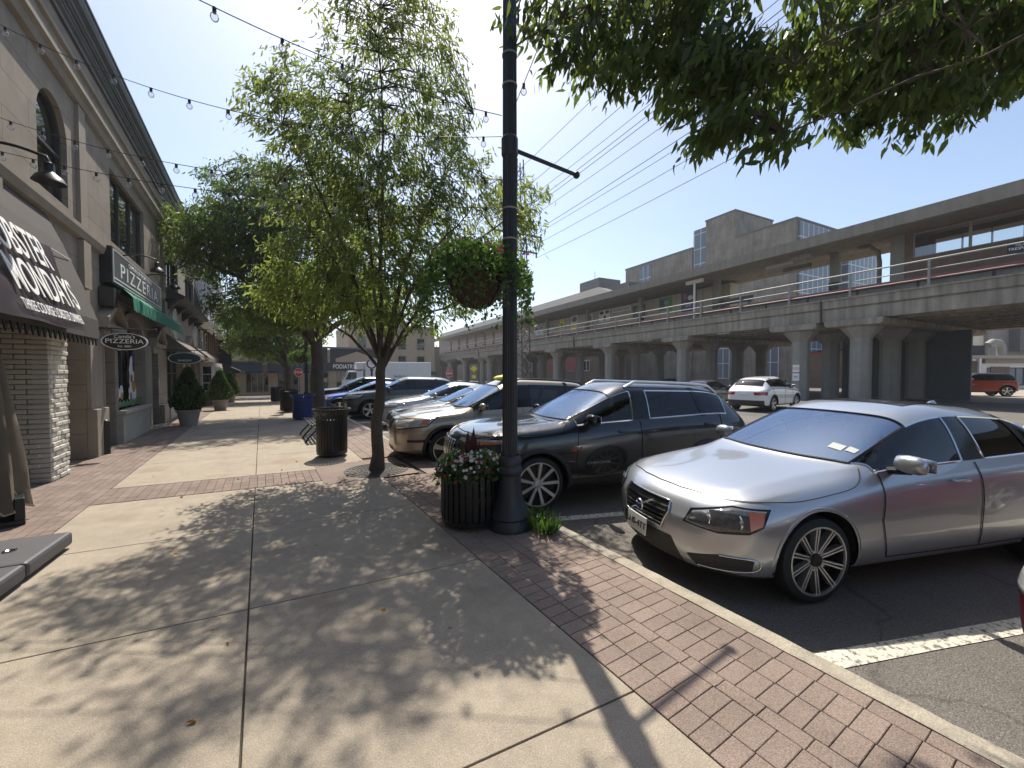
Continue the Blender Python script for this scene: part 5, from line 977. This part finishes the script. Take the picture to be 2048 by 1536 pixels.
# ------------------------------------------------------------------ trees
def tree(name, label, base, H0, trunk_r, forkz, ell, ntip, per, L, leafm, nl=8, droop=.5, spray=.5, wr=.16, group=None, twig=.005, seed=1, lean=(0, 0), limb_r=.4, flat=1, comb=.75):
    global RNG
    RNG = np.random.default_rng(seed); t = thing(name, label, 'tree', base, 0, group); wts = np.array([e[2] for e in ell], float); wts /= wts.sum()
    tips = []
    for _ in range(ntip):
        c, r, _w = ell[RNG.choice(len(ell), p=wts)]; d = RNG.normal(size=3); d /= np.linalg.norm(d); q = RNG.random()**.45; tips.append(np.array(c)+np.array(r)*d*q)
    tips = np.array(tips); b = MB(); fork = np.array([lean[0]*.4, lean[1]*.4, forkz]); k = 7
    b.tube([(lean[0]*.4*(i/k)**2+.02*math.sin(i*1.7), lean[1]*.4*(i/k)**2+.02*math.cos(i*2.1), forkz*i/k-.05*(i == 0)) for i in range(k+1)], [trunk_r*(1.35 if i == 0 else 1-.28*i/k) for i in range(k+1)], 12)
    # main limbs reach for well spread tips
    cen = tips.mean(0); far = [int(np.argmax(tips[:, 2]))]
    while len(far) < nl:
        dd = np.min(np.linalg.norm((tips[:, None]-tips[far][None])*np.array([1, 1, .7]), axis=2), axis=1); far.append(int(np.argmax(dd)))
    pts = []
    for i, j in enumerate(far):
        e = tips[j]; st_ = np.array([fork[0]*.7, fork[1]*.7, forkz*(1-.16*RNG.random())]); mid = st_*.45+e*.55; mid[2] += .12*np.linalg.norm(e-st_); m1 = st_+(mid-st_)*.5+np.array([0, 0, .1*np.linalg.norm(mid-st_)])
        cur = [st_, m1, mid, mid*.45+e*.55+RNG.normal(size=3)*.06, e]; fine = []
        for a in range(17): s = a/16*4; q = min(int(s), 3); fine.append(cur[q]+(cur[q+1]-cur[q])*(s-q)+RNG.normal(size=3)*.012)
        rr = [max(trunk_r*limb_r*(1.25-1.15*a/16), .006) for a in range(17)]; b.tube([tuple(p) for p in fine], rr, 6); pts += fine[2:]
    pts.append(fork); pts = np.array(pts)
    b.build('trunk', 'bark', t, smooth=60)
    b = MB(); leaves = []
    for e in tips:
        d = np.linalg.norm(pts-e, axis=1)+.55*np.maximum(pts[:, 2]-e[2], 0); s = pts[int(np.argmin(d))]; v = e-s; ln = np.linalg.norm(v)
        if ln > .05: b.tube([tuple(s), tuple(s+v*.5+np.array([0, 0, .1*ln])), tuple(e)], [twig*1.8, twig*1.3, twig*.6], 3, cap=False)
        out = np.array([e[0]-fork[0], e[1]-fork[1], 0]); out = out/max(np.linalg.norm(out), .1); ax = out*.8+RNG.normal(size=3)*.5*np.array([1, 1, flat])+np.array([0, 0, (-droop*.6+.25)*flat]); ax /= np.linalg.norm(ax)
        n = int(per*(.6+.8*RNG.random())); s_ = RNG.random(n)*1.0-.35; p = e+np.outer(s_, ax)*spray+RNG.normal(size=(n, 3))*spray*np.array([.2, .2, .2*flat])
        dl = ax*.5+RNG.normal(size=(n, 3))*(comb if flat == 1 else .5); dl[:, 2] -= droop; leaves.append((p, dl))
    b.build('branches', 'bark', t)
    p = np.concatenate([q[0] for q in leaves]); d = np.concatenate([q[1] for q in leaves]); ll = L*(.4+.85*RNG.random(len(p)))
    quads('crown', leafquads(p, d, ll, wr), 6, leafm, t); return t
# slim young tree in the grate
tree('street_tree', 'slim young tree with feathery bright leaves rising from the iron grate', (1.66, 7.03, 0), 8, .105, 1.95,
     [((-.35, .25, 3.4), (1.35, 1.5, .9), 3), ((.75, -.3, 3.4), (1.55, 1.35, .95), 3), ((-.2, .2, 4.7), (1.55, 1.5, 1.0), 4), ((1.2, -.45, 4.6), (1.55, 1.3, .95), 3), ((-.55, .45, 6.0), (1.15, 1.1, .85), 2.3), ((.75, -.1, 6.2), (1.25, 1.1, .9), 2.3), ((.25, .0, 7.5), (1.15, .9, .85), 2.0), ((-1.25, .8, 6.0), (.7, .6, .6), .5), ((.9, -.2, 7.3), (.7, .6, .7), .6), ((2.2, -1.2, 4.4), (.6, .5, .6), .6), ((.3, -.3, 2.55), (.95, .9, .35), .7), ((-.95, .6, 3.0), (1.0, .9, .6), 1.2)],
     1250, 36, .12, 'leaf_c', 16, .75, .32, .12, seed=5, lean=(.3, 0), limb_r=.22, comb=.42)
tree('street_tree', 'old thick trunked street tree with a dark spreading crown behind the slim tree', (1.95, 18.2, 0), 11, .29, 3.1,
     [((-2.6, .5, 6.4), (2.3, 2.6, 1.6), 4), ((-1.8, .2, 8.3), (2.0, 2.3, 1.5), 3), ((.2, .0, 6.0), (2.6, 2.6, 1.9), 4), ((.6, 0, 8.6), (2.3, 2.3, 1.6), 3), ((-1.5, 0, 4.2), (2.1, 2, 1.0), 2.6), ((-3.2, .5, 6.8), (1.9, 2, 1.2), 1.8), ((1.8, -.5, 4.6), (1.6, 2, 1.0), 1.6)], 2000, 34, .16, 'leaf_d', 10, .6, .5, .16, seed=9, comb=.5)
for i, (x, y, lb) in enumerate(((1.6, 31.5, 'dark street tree standing beyond the old thick trunk'), (1.9, 40.0, 'farthest dark street tree near the end of the pavement'))):
    tree('street_tree', lb, (x, y, gz(y)), 9, .26, 2.7, [((-1.7, -.4, 5.2), (2.4, 2.6, 1.7), 3), ((.6, 0, 5.0), (2.3, 2.6, 1.6), 2), ((-.8, 0, 7.0), (2.2, 2.2, 1.6), 2), ((-1.5, 0, 3.7), (2.2, 2.2, .8), 1.5)], 640, 28, .19, 'leaf_d', 8, .4, .7, .24, seed=20+i)
tree('background_tree', 'leafy green tree showing over the far shop roofs', (-6.5, 62, -1), 9, .3, 3, [((0, 0, 6.5), (4, 3, 2.8), 3), ((3, 0, 5.5), (2.5, 2.5, 2), 2)], 360, 26, .32, 'leaf_d', 7, .3, 1.0, .3, seed=31)
tree('background_tree', 'shaggy green tree beside the end of the brown brick building', (-3.2, 47.5, -.6), 9, .25, 3, [((-.5, 0, 6), (2.4, 2.4, 2.8), 3)], 300, 26, .25, 'leaf_c', 6, .3, .8, .28, seed=33)
tree('overhanging_tree', 'broad tree whose dark leafy boughs hang over the parked cars at top right', (3.0, -2.2, -.14), 8, .2, 2.6,
     [((.1, 4.4, 4.75), (.75, .7, .42), 1.6), ((-.35, 5.0, 4.75), (.45, .4, .2), .3), ((-.65, 5.5, 5.3), (.5, .45, .2), .3), ((0, 4.9, 5.2), (.7, .6, .4), 1), ((.3, 4.1, 4.2), (.6, .45, .4), 1.0), ((.05, 3.95, 3.75), (.3, .25, .2), .25), ((.1, 3.68, 3.52), (.26, .2, .16), .16),
      ((1.0, 3.6, 4.4), (.9, .7, .5), 2), ((1.9, 3.2, 4.5), (.9, .7, .5), 2), ((1.75, 3.2, 4.05), (.5, .4, .17), .35), ((2.4, 2.95, 4.7), (.75, .6, .5), 1.6), ((1.3, 2.9, 4.95), (1.6, 1.1, .45), 2.4), ((2.6, 2.5, 5.1), (.6, .9, .5), .9), ((1.0, 1.6, 5.6), (1.7, 1.5, .5), 1.2)],
     720, 28, .13, 'leaf_o', 16, .95, .3, .15, seed=12, limb_r=.06, flat=.35)

# ------------------------------------------------------------------ potted conifers, planters, flowers
def conifer(x, y, h, r, lb):
    global RNG
    RNG = np.random.default_rng(int(y*10)); t = thing('potted_conifer', lb, 'potted plant', (x, y, gz(y)), 0, 'potted conifers along the shopfronts'); b = MB(); b.lathe([(.22, 0), (.3, .42), (.33, .43), (.33, .5), (.28, .5), (.27, .45), (0, .45)], (0, 0, 0), 24); b.build('pot', 'terra', t, smooth=40)
    MB().tube([(0, 0, .42), (0, 0, h*.8)], .035, 6).build('stem', 'bark', t); n = 5200; z = RNG.random(n)**.8; a = RNG.random(n)*2*PI; lump = 1+.13*np.sin(a*3+z*9+y)+.1*np.sin(a*7-z*17+y)+.12*RNG.random(n)**4
    rad = r*np.minimum(1, (1.02-z)*1.25)**.85*np.minimum(1, .55+z*4)*lump*np.sqrt(.35+.65*RNG.random(n)); p = np.stack([rad*np.cos(a), rad*np.sin(a), .46+z*(h-.46)], 1)
    d = np.stack([np.cos(a)*.45, np.sin(a)*.45, np.full(n, .9)], 1)+RNG.normal(size=(n, 3))*.3; quads('crown', leafquads(p, d, .07+.06*RNG.random(n), .3), 6, 'leaf_k', t)
conifer(-2.0, 16.4, 1.78, .42, 'nearest clipped conifer in a stone pot beside the bakery'); conifer(-1.65, 23.1, 1.8, .46, 'second clipped conifer in a stone pot by the white shopfront'); conifer(-1.75, 32.0, 1.9, .5, 'third dark conifer in a pot near the blade sign')
def flowers(t, c, r, h, n, seed, spread=1, trail=0):
    global RNG
    RNG = np.random.default_rng(seed); a = RNG.random(n)*2*PI; q = np.sqrt(RNG.random(n))*r*spread; hz = h*np.sqrt(np.maximum(0, 1-(q/(r*spread*1.02))**2))*RNG.random(n)-trail*RNG.random(n)*(q/(r*spread))**4
    p = np.stack([c[0]+q*np.cos(a), c[1]+q*np.sin(a), c[2]+hz], 1); d = np.stack([np.cos(a), np.sin(a), .5+0*a], 1)*.5+RNG.normal(size=(n, 3))*.7; quads('foliage', leafquads(p, d, .035+.04*RNG.random(n), .32), 6, 'leaf_p', t)
    def bloom(k, m, off, fr=1., a0=None):
        a = RNG.random(k)*2*PI if a0 is None else a0+RNG.normal(size=k)*.6; q = r*spread*(.3+.72*RNG.random(k)); z = h*np.sqrt(np.maximum(0, 1-(q/(r*spread*1.1))**2))*(.6+.5*RNG.random(k))-trail*.7*RNG.random(k)*(q/(r*spread))**4+off; V = []
        for i in range(k):
            cc = np.array([c[0]+q[i]*math.cos(a[i]), c[1]+q[i]*math.sin(a[i]), c[2]+z[i]]); nn = np.array([math.cos(a[i])*.8, math.sin(a[i])*.8, .6])+RNG.normal(size=3)*.3; nn /= np.linalg.norm(nn); u = np.cross(nn, [0, 0, 1.]); u /= np.linalg.norm(u)+1e-6; v = np.cross(nn, u); s = .014+.009*RNG.random()
            for j in range(5):
                th = j*2*PI/5; e = u*math.cos(th)+v*math.sin(th); f_ = u*math.cos(th+.62)+v*math.sin(th+.62); g_ = u*math.cos(th-.62)+v*math.sin(th-.62); V += [cc, cc+g_*s*.85+nn*.004, cc+e*s*1.15+nn*.007, cc+f_*s*.85+nn*.004]
        quads('blossom', np.array(V), 4, m, t)
    return bloom
def slatcan(name, label, cat, x, y, r, h, m, flare=True, group=None, lid=True):
    t = thing(name, label, cat, (x, y, gz(y)), 0, group); b = MB(); n = 30
    for k in range(n):
        a = 2*PI*k/n; c, s = math.cos(a), math.sin(a); tx, ty = -s*.024, c*.024; pr_ = [(r*.96, .05), (r, .12), (r, h*.8)]+([(r*1.04, h*.88), (r*1.2, h*.985)] if flare else [(r, h)])
        v = []
        for q, z in pr_: v += [(q*c-tx, q*s-ty, z), (q*c+tx, q*s+ty, z), ((q-.012)*c+tx, (q-.012)*s+ty, z), ((q-.012)*c-tx, (q-.012)*s-ty, z)]
        b.add(v, [(4*i+j, 4*i+(j+1) % 4, 4*i+4+(j+1) % 4, 4*i+4+j) for i in range(len(pr_)-1) for j in range(4)]+[(0, 1, 2, 3)])
    b.build('slats', m, t); b = MB()
    for z in ((.06, .4*h, .8*h) if flare else (.06, .5*h)): b.lathe([(r*.93, z), (r*.985, z), (r*.985, z+.035), (r*.93, z+.035)], (0, 0, 0), 32); b.build('band', m, t); b = MB()
    rt_ = r*1.2 if flare else r; zt = h*.985 if flare else h; b.lathe([(rt_-.02, zt-.01), (rt_+.012, zt-.01), (rt_+.012, zt+.02), (rt_-.02, zt+.02)], (0, 0, 0), 32); b.build('band', m, t)
    MB().lathe([(0, .04), (r*.9, .04), (r*.9, h*.78 if flare else h*.93), (r*.84, h*.78 if flare else h*.93), (0, h*.7)], (0, 0, 0), 28).build('liner', 'black', t); return t
slatcan('litter_bin', 'black slatted litter bin with flared rim in front of the bench', 'bin', 1.19, 8.75, .29, .95, 'black', True, 'slatted bins on the pavement')
slatcan('litter_bin', 'blue slatted recycling bin beside the thick tree trunk', 'bin', 1.25, 16.3, .33, .9, 'bluebin', True, 'slatted bins on the pavement')
slatcan('litter_bin', 'black slatted bin just beyond the blue recycling bin', 'bin', 1.02, 20.0, .36, .95, 'black', False, 'slatted bins on the pavement')
slatcan('litter_bin', 'small dark bin at the far end of the pavement', 'bin', .85, 30.5, .36, .95, 'navy', False, 'slatted bins on the pavement')
t = slatcan('flower_planter', 'black slatted planter full of white and red flowers next to the lamp post', 'planter', 1.97, 4.0, .335, .64, 'black', False)
bl = flowers(t, (0, 0, .6), .36, .2, 1500, 3, 1.05, .14); bl(80, 'petal_w', .015); bl(95, 'petal_r', -.02); bl(40, 'petal_w', .0, a0=.3); bl(40, 'petal_w', .01, a0=3.6)
RNG = np.random.default_rng(4); p = np.tile([.0, -.0, .62], (9, 1))+RNG.normal(size=(9, 3))*.02; d = RNG.normal(size=(9, 3))*.32; d[:, 2] = 1; quads('canna_leaf', leafquads(p, d, .2+.26*RNG.random(9), .13), 6, 'leaf_r', t)
# weeds by the kerb
RNG = np.random.default_rng(8); n = 260; a = RNG.random(n)*2*PI; q = .16*np.sqrt(RNG.random(n)); p = np.stack([2.5+q*np.cos(a)*.7, 3.45+q*np.sin(a)*1.6, 0*a], 1); d = np.stack([np.cos(a)*.5, np.sin(a)*.5, 1+0*a], 1)+RNG.normal(size=(n, 3))*.25
tag(quads('grass_tuft', leafquads(p, d, .1+.16*RNG.random(n), .05), 6, 'leaf_p'), 'tuft of green grass growing between lamp post and kerb', 'grass', kind='stuff')
# fallen leaves and twigs
RNG = np.random.default_rng(15); n = 70; p = np.stack([RNG.uniform(-1.8, 2.6, n), RNG.uniform(.6, 9, n), np.full(n, .009)], 1); d = RNG.normal(size=(n, 3)); d[:, 2] = .08
tag(quads('leaf_litter', leafquads(p, d, .02+.03*RNG.random(n), .28, .05), 6, 'gold'), kind='stuff')
# ------------------------------------------------------------------ lamp posts, baskets, bulbs
def lamppost(x, y, label, lean=(0, 0)):
    t = thing('lamp_post', label, 'lamp post', (x, y, gz(y)), 0, 'black fluted lamp posts'); b = MB(); b.lathe([(.235, 0), (.235, .05), (.215, .085), (.205, .12), (.215, .14), (.2, .18), (.165, .25), (.135, .36), (.12, .48), (.118, .58), (.135, .6), (.14, .63), (.128, .66), (.118, .68), (.128, .72), (.118, .76), (.1, .79)], (0, 0, 0), 48); b.build('base', 'post', t, smooth=35)
    b = MB(); b.lathe([(.083, .78), (.078, 2), (.068, 6.4)], (0, 0, 0), 40, flute=.1); b.build('shaft', 'post', t)
    for z in (3.05, 3.36, 4.6, 4.9): MB().lathe([(.074, z), (.079, z), (.079, z+.018), (.074, z+.018)], (0, 0, 0), 24).build('steel_band', 'steel', t)
    MB().lathe([(.074, 3.9), (.086, 3.92), (.086, 4.08), (.074, 4.1)], (0, 0, 0), 24).build('collar', 'post', t)
    MB().tube([(0, 0, 3.99), (.93, .05, 3.97)], .022, 8).ball((.95, .05, 3.97), .042, 10).build('banner_arm', 'post', t, smooth=60)
    b = MB(); b.lathe([(.07, 6.4), (.13, 6.46), (.13, 6.52), (.16, 6.55), (.2, 6.7), (.22, 6.95), (.17, 7.2), (.06, 7.3), (.03, 7.45), (0, 7.46)], (0, 0, 0), 20); b.build('lantern', 'bulb', t, smooth=40); MB().lathe([(.2, 7.08), (.24, 7.1), (.2, 7.22), (.06, 7.34), (.02, 7.5)], (0, 0, 0), 20).build('lantern_cap', 'post', t, smooth=40)
    MB().tube([(0, 0, 2.62), (-.16, .22, 2.62), (-.2, .28, 2.55)], .015, 6).build('basket_hook', 'post', t)
    t.rotation_euler = (-lean[1], lean[0], 0); return t
lamppost(2.26, 3.65, 'tall black fluted lamp post beside the flower planter', (-.013, -.02)); lamppost(1.9, 22.4, 'far black lamp post beyond the thick trunk')
def basket(x, y, z, s, seed, label):
    t = thing('hanging_basket', label, 'flower basket', (x, y, z), 0, 'hanging flower baskets'); b = MB(); b.lathe([(.04*s, -.36*s), (.16*s, -.33*s), (.25*s, -.2*s), (.3*s, .0), (.28*s, .0), (.0, -.02*s)], (0, 0, 0), 26); b.build('liner', 'coco', t, smooth=50)
    b = MB()
    for k in range(12):
        a = k*PI/6; b.tube([(r_*s*math.cos(a), r_*s*math.sin(a), zz*s) for r_, zz in ((.305, .01), (.26, -.2), (.165, -.335), (.03, -.37))], .006*s, 4)
    b.build('wire_frame', 'black', t); bl = flowers(t, (0, 0, -.02), .46*s, .3*s, int(3600*s), seed, 1.22, .62*s); bl(60, 'petal_p', .01); bl(50, 'petal_r', -.02); return t
basket(2.03, 4.0, 2.8, 1.12, 41, 'big hanging basket of pink flowers behind the near lamp post'); basket(1.65, 22.5, 2.55, 1.0, 43, 'small distant hanging basket on the far lamp post')
def string(A, B_, sag, n, label, wind=0):
    A, B_ = Vector(A), Vector(B_); t = thing('string_lights', label, 'string lights', A, 0, 'bulb strings from the wall to the lamp post'); f_ = lambda q: (B_-A)*q-Vector((0, 0, sag*4*q*(1-q))); MB().tube([f_(i/32) for i in range(33)], .0042, 5).build('cable', 'wire', t)
    pb_ = ps = None
    for i in range(n):
        p = f_((i+.6)/n)
        if pb_ is None:
            ps = MB().tube([(0, 0, 0), (0, 0, -.045)], .014, 8).build('socket', 'black', t); pb_ = MB().ball((0, 0, -.075), (.03, .03, .035), 12).build('bulb', 'bulb', ps, smooth=80); ps.location = p
        else:
            q = ps.copy(); C.objects.link(q); q.location = p; u = pb_.copy(); C.objects.link(u); u.parent = q
Q = (2.22, 3.75)
string((-2.86, 4.2, 5.35), (*Q, 4.42), .34, 11, 'uppermost bulb string crossing in front of the sky'); string((-2.86, 7.8, 6.1), (*Q, 4.2), .42, 13, 'bulb string crossing below the cornice to the lamp post'); string((-2.86, 7.9, 4.95), (*Q, 3.75), .32, 14, 'bulb string passing the arched window'); string((-2.86, 7.7, 4.45), (*Q, 3.45), .2, 15, 'lowest bulb string close along the stone belt course')
string((2.24, 3.6, 4.35), (1.2, -2.0, 6.9), .25, 10, 'bulb string rising from the lamp post over the camera')
# ------------------------------------------------------------------ bench, signs, clock, umbrella
t = thing('park_bench', 'black iron bench behind the near litter bin', 'bench', (1.2, 11.4, 0)); b = MB()
for k in range(6): b.box(-.25+k*.085, -.19+k*.085, -.85, .85, .43, .455)
b.build('seat', 'black', t, bevel=.006); b = MB()
for k in range(4): b.obox((.30+k*.03, 0, .54+k*.09), (.02, 1.7, .065), 0, 0, 0, .3)
b.build('backrest', 'black', t)
for s in (-.78, 0, .78): b = MB(); b.tube([(-.34, s, 0), (-.27, s, .12), (-.1, s, .3), (-.22, s, .42), (.25, s, .42), (.38, s, .8)], .02, 6); b.tube([(.4, s, 0), (.33, s, .15), (.15, s, .32), (.25, s, .42)], .02, 6); b.build('leg', 'black', t)
def signpost(name, x, y, z, body, label, m, shape, size, face=(0, -1)):
    t = thing(name, label, 'sign', (x, y, gz(y)), math.atan2(x, y)*-1); MB().tube([(0, .03, 0), (0, .03, z+size*.6)], .03, 6).build('post', 'steel', t); n = {'oct': 8, 'dia': 4, 'rect': 4}[shape]; ph = {'oct': PI/8, 'dia': 0, 'rect': PI/4}[shape]; r = size/2/math.cos(PI/8) if shape == 'oct' else size*.66
    for q, y_, mm in ((1, 0, 'lwhite' if shape != 'dia' else m), (.93, -.012, m)): MB().prism([(q*r*math.cos(ph+k*2*PI/n), z+q*r*math.sin(ph+k*2*PI/n)) for k in range(n)], 'y', y_-.012, y_).build('plate', mm, t)
    if body: text('lettering', body, size*.34, frame((0, -.03, z), (1, 0, 0), (0, 0, 1)), 'lwhite', t, bold=.008)
    return t
signpost('stop_sign', 3.05, 44, 2.2, 'STOP', 'red octagonal stop sign between the street trees', 'red', 'oct', .78); signpost('stop_sign', 17.9, 41.9, 2.05, 'STOP', 'red stop sign on a white board in front of the viaduct', 'red', 'rect', .75)
t = signpost('crossing_sign', 20.7, 41.3, 2.6, '', 'yellow diamond crossing sign by the viaduct column', 'yellow', 'dia', .6); MB().box(-.22, .22, -.02, 0, 1.5, 1.85).build('plate', 'yellow', t)
t = thing('street_clock', 'black two faced street clock in front of the white truck', 'clock', (7.3, 32.3, gz(31)-.14), R(-12)); MB().lathe([(.2, 0), (.2, .3), (.09, .5), (.07, 2.2), (.12, 2.25), (.12, 2.35)], (0, 0, 0), 16).build('post', 'black', t, smooth=40); b = MB(); b.lathe([(0, -.18), (.34, -.18), (.38, -.1), (.38, .1), (.34, .18), (0, .18)], (0, 0, 2.75), 28, ax='y'); b.build('case', 'black', t, smooth=40); MB().lathe([(0, -.19), (.28, -.19), (.28, -.185)], (0, 0, 2.75), 28, ax='y').build('face', 'lwhite', t); MB().box(-.01, .01, -.2, -.195, 2.75, 2.97).box(0, .14, -.2, -.195, 2.74, 2.76).build('hand', 'black', t)
# folded umbrella and its weighted base
t = thing('patio_umbrella', 'folded brown patio umbrella hanging by the restaurant', 'umbrella', (-2.6, 6.7, 0), R(20)); b = MB(); rings = []
for i in range(25):
    q = i/24; z = 2.55-2.3*q; rad = .05+.25*q**.75; ring = []
    for k in range(40): a = 2*PI*k/40; rr = rad*(1+.22*math.sin(a*6+q*1.2)*min(1, q*3)+.05*math.sin(a*13+q*7)); ring.append((rr*math.cos(a), rr*math.sin(a), z-.12*q*math.cos(a*6)*(q > .9)))
    rings.append(ring)
b.loft(rings, cap=False); b.build('canopy', 'umbrella', t, smooth=60); MB().tube([tuple(Vector(p)*1.0) for p in rings[-1]+[rings[-1][0]]], .012, 5).build('piping', 'umb_edge', t)
MB().tube([(0, 0, 0), (0, 0, 2.75)], .03, 8).build('pole', 'black', t); b = MB(); b.box(-.28, .3, -.3, .3, 0.0, .06); b.box(.22, .3, -.3, .3, .06, .3); b.box(-.28, .3, .22, .3, .06, .22); b.build('base_frame', 'black', t, bevel=.01)
t = thing('umbrella_base', 'dark grey four part weighted umbrella base lying on the pavement', 'umbrella base', (-2.1, 4.75, 0), R(-4)); 
for sx_ in (-1, 1):
    for sy in (-1, 1):
        b = MB(); x0, x1 = sorted((sx_*.006, sx_*.5)); y0, y1 = sorted((sy*.006, sy*.74)); b.box(x0, x1, y0, y1, .03, .155); b.build('weight_tile', 'basegrey', t, bevel=.028)
        for yy in (.2, .55): MB().box(sx_*.35-.1, sx_*.35+.1, sy*yy-.07, sy*yy+.07, 0, .04).build('foot', 'black', t)
for sy in (-.36, .36): MB().lathe([(.045, .15), (.045, .162), (.03, .162), (.02, .156), (0, .156)], (.25, sy, 0), 16).build('filler_cap', 'chrome', t)


def haze():
    b = MB(); b.box(-60, 135, -62, 175, -3.2, 42); o = tag(b.build('haze', bpy.data.materials.new('haze_air')), kind='stuff'); m = o.data.materials[0]; m.use_nodes = True; t = m.node_tree
    t.nodes.remove(t.nodes['Principled BSDF']); v = t.nodes.new('ShaderNodeVolumePrincipled'); v.inputs['Color'].default_value = (.9, .95, 1, 1); v.inputs['Density'].default_value = .0006; v.inputs['Anisotropy'].default_value = .3; t.links.new(v.outputs[0], t.nodes['Material Output'].inputs['Volume'])
haze()
